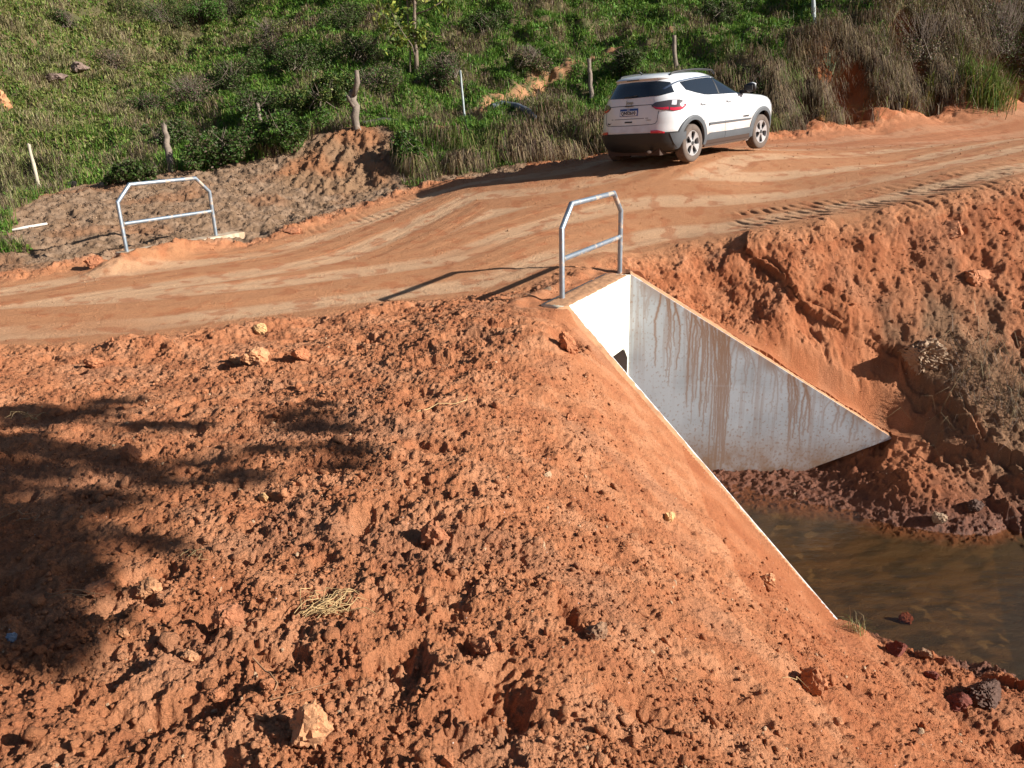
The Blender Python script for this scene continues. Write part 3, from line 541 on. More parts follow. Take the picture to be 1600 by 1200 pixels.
# underside of the far wall rises towards its tip
kk = lambda s: -2.66 if s < .70 else -2.66+(s-.70)/.30*(ZTIP+2.66-.01)
wallgrid('wing_wall', WC, FT_, lambda s: ZT+(ZTIP-ZT)*s+.012, lambda s: ZW-.3 if s < .70 else kk(s), _fn, .22, CW, 520, 260)
o = wallgrid('wing_wall', WB, NT_, lambda s: ZT+(ZTIP-ZT)*s+.010, lambda s: ZW-.3, _nn, .22, CW, 80, 40)
b = MB(); nu, nv = 160, 6
for i in range(nu+1):
    for j in range(nv+1):
        s_, t_ = i/nu, j/nv; jag = max(.002, .002+.030*float(rnd(np.array([i//3]), np.array([1]), 8)[0])*(.3+.7*abs(math.sin(i*.09)))-.006); p = WB+(NT_-WB)*s_+_nn*(jag+(.20-jag)*t_); b.v.append((p[0]-CO[0], p[1]-CO[1], ZT+(ZTIP-ZT)*s_+.009+min(1, 5*min(t_, 1-t_))*(.004+.012*float(rnd(np.array([i]), np.array([j]), 9)[0]))))
b.f = [(i*(nv+1)+j, i*(nv+1)+j+1, (i+1)*(nv+1)+j+1, (i+1)*(nv+1)+j) for i in range(nu) for j in range(nv)]; b.build('soil_crust', MUD, cul, smooth=True)
def hole(s, z): 
    L = np.hypot(*(WC-WB)); a = s*L; top = -.94; ed = min(a-.05, L-.05-a)
    return ed > 0 and z < top-max(0, .15-ed)
wallgrid('headwall', WB, WC, lambda s: ZT, lambda s: ZW-.3, -_hn, .34, CH, 90, 120, hole)
# barrel of the box culvert behind the opening
b = MB(); L = np.hypot(*(WC-WB)); a0, a1 = WB+_hd*.05-CO[:2], WC-_hd*.05-CO[:2]; back = -_hn*6.5
for (p, q) in ((a0, a1),):
    v = [(*p, -3.03), (*q, -3.03), (*q, -.94), (*p, -.94)]; v2 = [(x+back[0], y+back[1], z) for x, y, z in v]
    b.add(v+v2, [(0, 4, 5, 1), (1, 5, 6, 2), (2, 6, 7, 3), (3, 7, 4, 0), (4, 7, 6, 5)])
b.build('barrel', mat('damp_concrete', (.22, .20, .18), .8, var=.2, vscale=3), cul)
# crust of soil on the headwall's ledge
def crust(name, p0, p1, w0, w1, out, z, parent, org, h=.02):
    nu, nv = 60, 14; V = []
    for i in range(nu+1):
        for j in range(nv+1):
            s, t = i/nu, j/nv; p = p0+(p1-p0)*s+out*(w0+(w1-w0)*t); e = min(t, 1-t, s*6, (1-s)*6)
            V.append((p[0]-org[0], p[1]-org[1], z-.004+min(1, e*5)*(h*(.5+.8*(rnd(np.array([i]), np.array([j]), 5)[0]-.2)))))
    F = [(i*(nv+1)+j, (i+1)*(nv+1)+j, (i+1)*(nv+1)+j+1, i*(nv+1)+j+1) for i in range(nu) for j in range(nv)]
    b = MB(); b.v = V; b.f = F; return b.build(name, MUD, parent, smooth=True)
crust('soil_crust', WB, WC, .005, .33, -_hn, ZT, cul, CO)
b = MB(); nu, nv = 140, 8
for i in range(nu+1):
    for j in range(nv+1):
        s_, t_ = i/nu, j/nv; p = WC+(FT_-WC)*s_+_fn*(.004+.20*t_); b.v.append((p[0]-CO[0], p[1]-CO[1], ZT+(ZTIP-ZT)*s_+.012+min(1, 5*min(t_, 1-t_))*(.004+.016*float(rnd(np.array([i]), np.array([j]), 6)[0]))-.001))
b.f = [(i*(nv+1)+j, (i+1)*(nv+1)+j, (i+1)*(nv+1)+j+1, i*(nv+1)+j+1) for i in range(nu) for j in range(nv)]; b.build('soil_crust', MUD, cul, smooth=True)
# far end of the same culvert: only its top beam shows
fR0 = np.array([-6.68, 13.62])*.9; fR1 = np.array([-5.73, 15.38])*.9; fd = unit(fR1-fR0); fn = np.array([fd[1], -fd[0]])
fb = empty('culvert_parapet', (fR0[0], fR0[1], .1), 'soil-smeared cream concrete beam on the far road side under the farther pipe railing', 'parapet')
b = MB(); L2_ = 2.32; ang = math.atan2(fd[1], fd[0]); MM = Matrix.Rotation(ang, 4, 'Z')
b.box((-.1, -.15, -1.2), (L2_, .15, .02), MM); o = b.build('beam', MATS['sunlit_concrete'], fb, bevel=.012)
# ------------------------------------------------------------------ railings
GALV = mat('galvanised_steel', (.34, .40, .46), .45, metal=.75, var=.18, vscale=14, bump=.08, bscale=60)
n = GALV.node_tree.nodes; l = GALV.node_tree.links; bs = n['Principled BSDF']; tc = n.new('ShaderNodeTexCoord'); q = n.new('ShaderNodeTexNoise'); q.inputs['Scale'].default_value = 9; q.inputs['Detail'].default_value = 6; l.new(tc.outputs['Object'], q.inputs[0])
r = n.new('ShaderNodeMapRange'); r.inputs[1].default_value = .56; r.inputs[2].default_value = .64; l.new(q.outputs[0], r.inputs[0]); mx = n.new('ShaderNodeMix'); mx.data_type = 'RGBA'; l.new(r.outputs[0], mx.inputs[0]); l.new(bs.inputs['Base Color'].links[0].from_socket, mx.inputs[6]); mx.inputs[7].default_value = (.46, .36, .28, 1); l.new(mx.outputs[2], bs.inputs['Base Color'])
sb = n.new('ShaderNodeMath'); sb.operation = 'MULTIPLY_ADD'; sb.inputs[1].default_value = -.7; sb.inputs[2].default_value = .75; l.new(r.outputs[0], sb.inputs[0]); l.new(sb.outputs[0], bs.inputs['Metallic'])
W_, HS, HT, HM, CC, RP = 1.8, .777, 1.023, .445, .26, .031
def railing(p, yaw, label, z0, leg):
    t = empty('pipe_railing', (p[0], p[1], z0), label, 'railing', 'steel pipe railings at the culvert ends', (0, 0, yaw))
    b = MB(); b.tube([(0, 0, -leg), (0, 0, HS), (CC, 0, HT), (W_-CC, 0, HT), (W_, 0, HS), (W_, 0, -leg)], RP, 16); b.build('frame', GALV, t, smooth=True, auto=25)
    b = MB(); b.tube([(RP*.9, 0, HM), (W_-RP*.9, 0, HM)], RP*.96, 16, cap=False); b.build('middle_rail', GALV, t, smooth=True)
    for x, z, d in ((RP*1.0, HM, 1), (W_-RP*1.0, HM, -1)):
        b = MB(); b.tube([(x-.012*d, 0, z), (x+.012*d, 0, z)], RP*1.12, 14); b.build('weld', MATS['weld_bead'], t, smooth=True)
    return t
mat('weld_bead', (.30, .26, .22), .6, metal=.4, var=.3, vscale=40)
railing(np.array([.66, 9.51])*.9, 1.064, 'nearer galvanised pipe railing standing on the headwall of the concrete culvert', (-2.168)*.9+1.95, .12)
railing(fR0, 1.081, 'farther galvanised pipe railing beside the brown cleared ground across the road', -2.055*.9+1.95, .35)
# ------------------------------------------------------------------ leaves, blades, clods
def blades(P, h, w, lean, seed, droop=.5):
    """one bent blade per row of P: base pair, middle pair, tip"""
    r = np.random.default_rng(seed); n = len(P); a = r.uniform(0, 2*np.pi, n); t = np.c_[np.cos(a), np.sin(a), np.zeros(n)]
    b_ = a+r.uniform(-.6, .6, n)+np.pi/2; dr = np.c_[np.cos(b_), np.sin(b_), np.zeros(n)]
    h = h*r.uniform(.55, 1.2, n); ln = lean*r.uniform(.2, 1.3, n)
    if np.ndim(w) == 0: w = np.full(n, w)
    up = np.array([0, 0, 1.]); mid = P+up*(h*.6)[:, None]+dr*(h*ln*.35)[:, None]; tip = P+up*(h*(1-droop*ln*.6))[:, None]+dr*(h*ln)[:, None]
    V = np.stack([P-t*w[:, None]/2, P+t*w[:, None]/2, mid+t*w[:, None]*.4, mid-t*w[:, None]*.4, tip], 1).reshape(-1, 3)
    i = np.arange(n)*5; return V, [np.stack([i, i+1, i+2, i+3], 1), np.stack([i+3, i+2, i+4], 1)]
def leaves(P, size, seed, flat=.5):
    r = np.random.default_rng(seed); n = len(P); size = size*r.uniform(.6, 1.4, n)
    N = r.normal(size=(n, 3)); N[:, 2] = np.abs(N[:, 2])+flat; N /= np.linalg.norm(N, axis=1)[:, None]
    T = np.cross(N, r.normal(size=(n, 3))); T /= np.linalg.norm(T, axis=1)[:, None]; B = np.cross(N, T)
    s = size[:, None]; V = np.stack([P-T*s*.5, P+B*s*.26-T*s*.05, P+T*s*.5-N*s*.12, P-B*s*.26-T*s*.05], 1).reshape(-1, 3); i = np.arange(n)*4
    return V, [np.stack([i, i+1, i+2, i+3], 1)]
def pal(n, cols, seed, jit=.18):
    r = np.random.default_rng(seed); c = np.array(cols)[r.integers(0, len(cols), n)]; return np.clip(c*r.uniform(1-jit, 1+jit, (n, 1))*r.uniform(.93, 1.07, (n, 3)), .005, .9)
def merge(parts):
    V = []; F = {}; c = []; off = 0
    for v, fs, col, k in parts:
        V.append(v); c.append(np.repeat(col, k, 0))
        for f in fs: F.setdefault(f.shape[1], []).append(f+off)
        off += len(v)
    return np.concatenate(V), [np.concatenate(f) for f in F.values()], np.concatenate(c)
GREEN = [(.085, .185, .022), (.115, .225, .030), (.055, .120, .018), (.155, .245, .038)]
OLIVE = [(.18, .22, .050), (.24, .245, .075), (.14, .175, .040)]
STRAW = [(.29, .215, .115), (.22, .155, .085), (.17, .12, .075), (.36, .28, .16)]
MAUVE = [(.16, .108, .080), (.21, .148, .11), (.12, .080, .060)]
def scatter(n, seed, a0=-42, a1=40, r0=12, r1=50, p=1.3):
    r = np.random.default_rng(seed); t = np.radians(r.uniform(a0, a1, n)); k = 1-p
    u = r.uniform(0, 1, n); R = (r0**(k+1)+(r1**(k+1)-r0**(k+1))*u)**(1/(k+1)); return R*np.sin(t), R*np.cos(t)
x, y = scatter(950000, 3, r0=12.5, r1=60, p=1.1)
Hh, rd_, vg_, sc_, in_, *_ = terrain(x, y); P = np.c_[x, y, Hh]
k = (vg_ > .0) & (sc_ < .1); P = P[k]; vg_ = vg_[k]; x = P[:, 0]; y = P[:, 1]; R = np.hypot(x, y); r = np.random.default_rng(5)
d_rb = dpoly(x, y, rbank); d_bl = dpoly(x, y, bank_line); dp = dpoly(x, y, PATH)
dry = fbm(x*.45, y*.45, 201, 3)+.25*perlin(x*2, y*2, 202)
left = sstep(-2, -9, x-(-.12*y-3))                                   # the paler hill on the left
dry = dry-.06+.08*left+.9*sstep(2.6, .5, d_rb)+.45*sstep(1.6, .4, d_bl)+.25*sstep(2.5, 0, np.abs(x+4.3)+np.abs(y-25)*.5)
dens = np.where(dp < .35, .12, 1.)*(1-.96*hollow(x, y))*np.where((d_rb < 2.0), .9*sstep(-.42, -.12, perlin(x*.55, y*.55, 109)*-1), 1.); kk_ = r.uniform(size=len(x)) < dens
P, dry, R, x, y, d_rb, vg_, left = [q[kk_] for q in (P, dry, R, x, y, d_rb, vg_, left)]
u = r.uniform(-.25, .25, len(x)); isdry = dry+u > .22; clump = sstep(-.3, .5, perlin(x*1.3, y*1.3, 204))*.7+.3*sstep(-.2, .4, perlin(x*.5, y*.5, 205))
sz = np.clip(R/24, .8, 1.9)
g = ~isdry; Pg = P[g]; ng = len(Pg); r1 = r.uniform(size=ng)
Pl = Pg[r1 < .45].copy(); cl = clump[g][r1 < .45]; Pl[:, 2] += r.uniform(0, 1, len(Pl))*(.05+.20*cl)
v1 = leaves(Pl, .095*sz[g][r1 < .45], 11, .5)
lf = left[g][r1 < .45]; c1 = pal(len(Pl), GREEN, 12); c1 = np.where((r.uniform(size=len(Pl)) < .75*lf)[:, None], pal(len(Pl), OLIVE, 13), c1)
Pb = Pg[r1 >= .45]; v2 = blades(Pb, .16+.20*clump[g][r1 >= .45], .022*sz[g][r1 >= .45], .8, 14)
lf = left[g][r1 >= .45]; c2 = pal(len(Pb), GREEN, 15); c2 = np.where((r.uniform(size=len(Pb)) < .7*lf+.10)[:, None], pal(len(Pb), OLIVE+STRAW[:1], 16), c2)
V_, F_, c_ = merge([(*v1, c1, 4), (*v2, c2, 5)])
tag(npmesh('grass', V_, F_, LEAF, smooth=False, attrs={'Col': c_}), 'low green grass and creeping weeds covering the hillside behind the fence', 'grass', kind='stuff')
Pd = P[isdry]; ht = .22+.30*clump[isdry]+.35*sstep(2.4, .6, d_rb[isdry]); v3 = blades(Pd, ht, .014*sz[isdry], .9, 17, .9); lf = left[isdry]
c3 = pal(len(Pd), STRAW+MAUVE+MAUVE, 18); c3 = np.where((r.uniform(size=len(Pd)) < .3)[:, None], pal(len(Pd), OLIVE, 19), c3); c3 = np.where((r.uniform(size=len(Pd)) < .6*lf)[:, None], pal(len(Pd), [(.34, .29, .15), (.28, .25, .12), (.24, .24, .09)], 20), c3)
V_, F_, c_ = merge([(*v3, c3, 5)])
tag(npmesh('dry_grass', V_, F_, DRY, smooth=False, attrs={'Col': c_}), 'dry straw and mauve-brown grass heads mixed through the green hillside', 'dry grass', kind='stuff')
# long grass hanging over the road bank
r = np.random.default_rng(21); pts = []
for pl, n_, wd in ((bank_line[:6], 2600, .9), (rbank, 7600, 1.7)):
    pl = np.array(pl)[:, :2]; sg = r.integers(0, len(pl)-1, n_); t = r.uniform(size=n_); base = pl[sg]+(pl[sg+1]-pl[sg])*t[:, None]
    nv_ = np.c_[-(pl[sg+1]-pl[sg])[:, 1], (pl[sg+1]-pl[sg])[:, 0]]; nv_ /= np.linalg.norm(nv_, axis=1)[:, None]
    base = base+nv_*r.normal(.1, wd*.6, n_)[:, None]; keep = (perlin(base[:, 0]*.9, base[:, 1]*.9, 301) > np.where(base[:, 0] > 7, -.30, -.2)); pts.append(base[keep])
pts = np.concatenate(pts); vgk = (masks(pts[:, 0], pts[:, 1])[1] > .15) & (hollow(pts[:, 0], pts[:, 1]) < .3); pts = pts[vgk]
tuft = np.repeat(pts, 9, 0)+r.normal(0, .09, (len(pts)*9, 2)); tz = TZ(tuft[:, 0], tuft[:, 1]); Pt = np.c_[tuft, tz-.03]
r2 = np.random.default_rng(23); n_ = len(Pt); a = r2.uniform(0, 2*np.pi, n_)*.0+r2.normal(-np.pi/2-.25, .8, n_); hh = r2.uniform(.25, .8, n_); dr = np.c_[np.cos(a), np.sin(a), np.zeros(n_)]
side = np.c_[-np.sin(a), np.cos(a), np.zeros(n_)]; ww = r2.uniform(.010, .020, n_)[:, None]; up = np.array([0, 0, 1.])
m1 = Pt+up*(hh*.55)[:, None]+dr*(hh*.22)[:, None]; m2 = Pt+up*(hh*.55)[:, None]+dr*(hh*.55)[:, None]; tp = Pt+up*(hh*.10)[:, None]*r2.uniform(-2, 3, (n_, 1))+dr*(hh*.85)[:, None]
V_ = np.stack([Pt-side*ww/2, Pt+side*ww/2, m1+side*ww/2, m1-side*ww/2, m2+side*ww*.35, m2-side*ww*.35, tp], 1).reshape(-1, 3); i = np.arange(n_)*7
F_ = [np.concatenate([np.stack([i, i+1, i+2, i+3], 1), np.stack([i+3, i+2, i+4, i+5], 1)]), np.stack([i+5, i+4, i+6], 1)]
cc = pal(n_, STRAW+STRAW+MAUVE+[(.30, .20, .12), (.10, .06, .04)], 24); gsel = (perlin(Pt[:, 0]*.7, Pt[:, 1]*.7, 302)+r2.uniform(-.2, .2, n_) > .12) & (Pt[:, 0] < 9); cc = np.where(gsel[:, None], pal(n_, OLIVE+GREEN[:1]+STRAW[:1], 25), cc)
cc = cc*np.where(Pt[:, 0] > 6.5, .74, .9)[:, None]
tag(npmesh('hanging_grass', V_, F_, DRY, smooth=False, attrs={'Col': np.repeat(cc, 7, 0)}), 'long dried grass hanging over the cut bank beside the road', 'hanging grass', kind='stuff')
# loose clods on the bare soil
import bmesh
def ico(sub, seed, rough=.25, facet=False):
    bm = bmesh.new(); bmesh.ops.create_icosphere(bm, subdivisions=sub, radius=1); r = np.random.default_rng(seed)
    V = np.array([v.co[:] for v in bm.verts]); F = np.array([[v.index for v in f.verts] for f in bm.faces]); bm.free()
    d = r.normal(size=(7, 3)); d /= np.linalg.norm(d, axis=1)[:, None]
    for k in range(7): c = r.uniform(.42, .85); t = V@d[k]; V = V-np.outer(np.maximum(t-c, 0), d[k])*.95
    V = V*(1+rough*np.sin(V@d[0]*4+1)[:, None]*.3+r.normal(0, rough*.24, (len(V), 1))); V = V*np.array([1, r.uniform(.7, 1), r.uniform(.55, .85)]); return V, F
def clods(n, seed, sub, rlo, rhi, r0, r1, a0=-44, a1=42):
    protos = [ico(sub, seed*10+k, .35) for k in range(6)]
    r = np.random.default_rng(seed); x, y = scatter(n, seed+50, a0, a1, r0, r1, 1.7); H, rd_, vg_, sc_, in_, *_ = terrain(x, y)
    dn = dpoly(x, y, [tuple(WB), tuple(NT_)]); df = dpoly(x, y, [tuple(WC), tuple(FT_)]); dh = dpoly(x, y, [tuple(WB-_hn*.15), tuple(WC-_hn*.15)])
    dens = np.where(rd_ > .3, .035, np.where(rd_ > -.15, .5, 1.))*(.25+.75*sstep(-.25, .35, perlin(x*1.1, y*1.1, 401)))*np.where(dn < .8, .12, 1.)*np.where(df < .55, .15, 1.)
    k = (vg_ < 0) & (r.uniform(size=n) < dens) & (dn > .16) & (df > .28) & (dh > .3) & (H > ZW-.02); k &= ~(in_ & ((dn < .3) | (df < .3)))
    x, y, H, in_, rd_, vg_, sc_ = [q[k] for q in (x, y, H, in_, rd_, vg_, sc_)]; n = len(x); R = np.hypot(x, y)
    s = rlo*(rhi/rlo)**(r.uniform(size=n)**2.6); s = np.maximum(s, R*.0011)
    V = []; F = []; off = 0; cc, _w = soilcolor(x, y, H, rd_, vg_, sc_, in_); cc = cc*r.uniform(.86, 1.20, (n, 1)); cc = np.where((r.uniform(size=n) < .016)[:, None], np.array([[.55, .36, .22]]), cc); col = []
    ax = r.normal(size=(n, 4)); ax /= np.linalg.norm(ax, axis=1)[:, None]; pi = r.integers(0, 6, n)
    for k in range(6):
        m_ = pi == k; Vp, Fp = protos[k]; w_, a, b, c = ax[m_].T
        Rm = np.stack([1-2*(b*b+c*c), 2*(a*b-w_*c), 2*(a*c+w_*b), 2*(a*b+w_*c), 1-2*(a*a+c*c), 2*(b*c-w_*a), 2*(a*c-w_*b), 2*(b*c+w_*a), 1-2*(a*a+b*b)], 1).reshape(-1, 3, 3)
        Q_ = np.einsum('nij,vj->nvi', Rm, Vp)*s[m_][:, None, None]+np.c_[x[m_], y[m_], H[m_]+s[m_]*.25][:, None, :]
        V.append(Q_.reshape(-1, 3)); F.append((Fp[None]+(np.arange(m_.sum())*len(Vp))[:, None, None]+off).reshape(-1, 3)); off += m_.sum()*len(Vp); col.append(np.repeat(cc[m_], len(Vp), 0))
    return np.concatenate(V), np.concatenate(F), np.concatenate(col)
a = clods(120000, 31, 1, .0035, .017, 1.2, 22); b_ = clods(4500, 32, 2, .012, .045, 1.4, 22)
V_ = np.concatenate([a[0], b_[0]]); F_ = np.concatenate([a[1], b_[1]+len(a[0])]); c_ = np.concatenate([a[2], b_[2]])
tag(npmesh('loose_clods', V_, F_, SOIL, smooth=False, attrs={'Col': c_, 'Wet': sstep(ZW+.25, ZW+.02, V_[:, 2])}), 'crumbled orange clods and gravel strewn over the bare soil', 'clods', kind='stuff')
# ------------------------------------------------------------------ the parked car (x forward, y left, z up; origin on the ground between the rear wheels)
PAINT = mat('white_car_paint', (.70, .72, .74), .28, coat=.8, var=.03, vscale=2); 
n = PAINT.node_tree.nodes; l = PAINT.node_tree.links; bs = n['Principled BSDF']; tc = n.new('ShaderNodeTexCoord'); sp_ = n.new('ShaderNodeSeparateXYZ'); l.new(tc.outputs['Object'], sp_.inputs[0])
q1 = n.new('ShaderNodeMapRange'); q1.interpolation_type = 'SMOOTHSTEP'; q1.inputs[1].default_value = .95; q1.inputs[2].default_value = .38; l.new(sp_.outputs[2], q1.inputs[0]); q2 = n.new('ShaderNodeTexNoise'); q2.inputs['Scale'].default_value = 5; q2.inputs['Detail'].default_value = 6; l.new(tc.outputs['Object'], q2.inputs[0])
q3 = n.new('ShaderNodeMapRange'); q3.inputs[1].default_value = .3; q3.inputs[2].default_value = .7; q3.inputs[3].default_value = .12; q3.inputs[4].default_value = .75; l.new(q2.outputs[0], q3.inputs[0]); q4 = n.new('ShaderNodeMath'); q4.operation = 'MULTIPLY'; l.new(q1.outputs[0], q4.inputs[0]); l.new(q3.outputs[0], q4.inputs[1])
mx = n.new('ShaderNodeMix'); mx.data_type = 'RGBA'; l.new(q4.outputs[0], mx.inputs[0]); l.new(bs.inputs['Base Color'].links[0].from_socket, mx.inputs[6]); mx.inputs[7].default_value = (.42, .25, .16, 1); l.new(mx.outputs[2], bs.inputs['Base Color'])
GLASS = mat('tinted_glass', (.012, .016, .022), .04, spec=.8, coat=.5)
CLAD = mat('grey_plastic_cladding', (.070, .078, .088), .62, var=.15, vscale=6); BLK = mat('black_plastic', (.015, .015, .016), .5)
TYRE = mat('dusty_tyre', (.115, .085, .068), .9, var=.3, vscale=12, bump=.2, bscale=30); ALLOY = mat('alloy_rim', (.56, .55, .55), .3, metal=.6); POCK = mat('rim_pocket', (.018, .017, .017), .6)
REDL = mat('red_lamp_lens', (.55, .015, .04), .12, coat=1); SMOKE = mat('smoked_lamp_lens', (.07, .055, .06), .1, coat=1); CLEARL = mat('clear_lamp_lens', (.65, .62, .66), .1, coat=1)
CHR = mat('dark_chrome_trim', (.35, .42, .52), .2, metal=.9); SEAM = mat('panel_gap', (.05, .06, .08), .8); UNDER = mat('dusty_underside', (.06, .035, .025), .95); PLW = mat('plate_white', (.75, .76, .78), .4); PLB = mat('plate_blue', (.01, .05, .25), .4); INK = mat('plate_characters', (.015, .015, .02), .5); LOGO = mat('badge_metal', (.30, .32, .36), .3, metal=.8)
TAB = np.array([[.20, -.55, 3.30, .78], [.28, -.72, 3.42, .86], [.40, -.80, 3.49, .885], [.55, -.83, 3.52, .90], [.62, -.835, 3.53, .905], [.75, -.80, 3.53, .912], [.86, -.785, 3.51, .912], [.95, -.77, 3.44, .905], [1.02, -.755, 3.33, .898],
 [1.07, -.745, 3.10, .885], [1.11, -.735, 2.70, .872], [1.15, -.725, 2.30, .858], [1.19, -.715, 2.12, .843], [1.24, -.70, 2.00, .820], [1.35, -.645, 1.76, .768], [1.46, -.58, 1.50, .712], [1.515, -.565, 1.38, .685],
 [1.525, -.605, 1.34, .678], [1.545, -.625, 1.26, .662], [1.57, -.59, 1.16, .636], [1.595, -.52, 1.02, .590], [1.615, -.42, .86, .51], [1.630, -.25, .68, .39], [1.638, -.05, .50, .24], [1.641, .1, .35, .1]])
NSE = 7.
def prm(z): return [np.interp(z, TAB[:, 0], TAB[:, k]) for k in (1, 2, 3)]
_dense = np.linspace(-np.pi, np.pi, 2401)
def outline(z):
    xr, xf, b_ = prm(z); t = _dense; half = (xf-xr)/2; aR = min(.80, half); aF = min(.95, half); e = 2/2.9
    # t=0 at the rear centre, growing towards the right-hand side (y<0); straight flanks between the two rounded ends
    c, s = np.cos(t), np.sin(t); y = -b_*np.sign(s)*np.abs(s)**e*(1.)
    x = np.where(c > 0, xr+aR-aR*np.abs(c)**e, xf-aF+aF*np.abs(c)**e)
    return x, y
def arc(z):
    x, y = outline(z); d = np.r_[0, np.cumsum(np.hypot(np.diff(x), np.diff(y)))]; return x, y, d-d[1200]
def at_arc(z, s, off=0.):
    x, y, d = arc(z); px, py = np.interp(s, d, x), np.interp(s, d, y); e = .01
    tx, ty = np.interp(s+e, d, x)-np.interp(s-e, d, x), np.interp(s+e, d, y)-np.interp(s-e, d, y); L = np.hypot(tx, ty)
    return px+ty/L*off*(1), py-tx/L*off, z
def at_arc_out(z, s, off):
    p = at_arc(z, s, off); c = at_arc(z, s, 0); xc = sum(prm(z)[:2])/2
    if (p[0]-xc)**2/4.8+p[1]**2/.8 < (c[0]-xc)**2/4.8+c[1]**2/.8: p = at_arc(z, s, -off)
    return p
def side(x, z, off=0., sgn=-1):
    xo, yo, d = arc(z); m_ = yo < 0; o_ = np.argsort(xo[m_]); y = np.interp(x, xo[m_][o_], yo[m_][o_]); return (x, sgn*(-y+off), z)
def rear(y, z, off=0.):
    xo, yo, d = arc(z); m_ = (np.abs(np.arange(2401)-1200) < 560); o_ = np.argsort(yo[m_]); return (np.interp(y, yo[m_][o_], xo[m_][o_])-off, y, z)
car = empty('parked_car', (2.93, 15.85, 1.035), 'white compact SUV parked on the verge of the dirt road, seen from behind', 'car')
_yaw, _pi, _ro = .78, .049, -.026
Mc = Matrix.Rotation(_yaw, 4, 'Z') @ Matrix.Rotation(-_pi, 4, 'Y') @ Matrix.Rotation(_ro, 4, 'X'); car.rotation_euler = Mc.to_euler()
# body shell: horizontal slices; wheel openings left out
zs = np.unique(np.r_[np.linspace(.20, 1.50, 70), np.linspace(1.50, 1.64, 26)]); NP = 420; V = []; F = []
for z in zs:
    x, y, d = arc(z); s = np.linspace(d[0], d[-1], NP+1)[:-1]; V += list(zip(np.interp(s, d, x), np.interp(s, d, y), [z]*NP))
Vn = np.array(V); ARC = [(0, .37), (2.62, .37)]; AR = .405
nz_ = len(zs)
for i in range(nz_-1):
    for j in range(NP):
        a_, b_, c_, d_ = i*NP+j, i*NP+(j+1) % NP, (i+1)*NP+(j+1) % NP, (i+1)*NP+j; q = (Vn[a_]+Vn[c_])/2
        if abs(q[1]) > .6 and any(np.hypot(q[0]-cx, q[2]-cz) < AR for cx, cz in ARC): continue
        F.append((a_, b_, c_, d_))
F.append(tuple((nz_-1)*NP+j for j in range(NP)))
b = MB(); b.v = [tuple(v) for v in Vn]; b.f = F; body = b.build('body', PAINT, car, smooth=True, auto=50)
def patch(fn, nu, nv, name, material, parent=car, depth=.012, smooth=True):
    """fn(u,v,off) -> point; a thin shell standing proud of the body with a rim reaching back into it"""
    b = MB(); o_ = [[fn(i/nu, j/nv, 0.) for j in range(nv+1)] for i in range(nu+1)]; n_ = [[fn(i/nu, j/nv, -depth) for j in range(nv+1)] for i in range(nu+1)]
    g = lambda i, j: i*(nv+1)+j; b.v = [tuple(p) for r_ in o_ for p in r_]; f = [(g(i, j), g(i+1, j), g(i+1, j+1), g(i, j+1)) for i in range(nu) for j in range(nv)]
    ring = [(i, 0) for i in range(nu+1)]+[(nu, j) for j in range(1, nv+1)]+[(i, nv) for i in range(nu-1, -1, -1)]+[(0, j) for j in range(nv-1, 0, -1)]
    k = len(b.v); b.v += [tuple(n_[i][j]) for i, j in ring]; m_ = len(ring)
    for t in range(m_): f.append((g(*ring[t]), k+t, k+(t+1) % m_, g(*ring[(t+1) % m_])))
    b.f = f; return b.build(name, material, parent, smooth=smooth, auto=60)
itp = lambda xs, ys: (lambda t: float(np.interp(t, xs, ys)))
def sidepatch(x0, x1, zb, zt, off, name, material, nu=30, nv=8, parent=car, sgn=-1, depth=.012):
    return patch(lambda u, v, e: side(x0+(x1-x0)*u, zb(x0+(x1-x0)*u)+(zt(x0+(x1-x0)*u)-zb(x0+(x1-x0)*u))*v, off+e, sgn), nu, nv, name, material, parent, depth)
def rearpatch(y0, y1, zb, zt, off, name, material, nu=30, nv=8, parent=car, depth=.012):
    return patch(lambda u, v, e: rear(y0+(y1-y0)*u, zb(y0+(y1-y0)*u)+(zt(y0+(y1-y0)*u)-zb(y0+(y1-y0)*u))*v, off+e), nu, nv, name, material, parent, depth)
cst = lambda c: (lambda t: c)
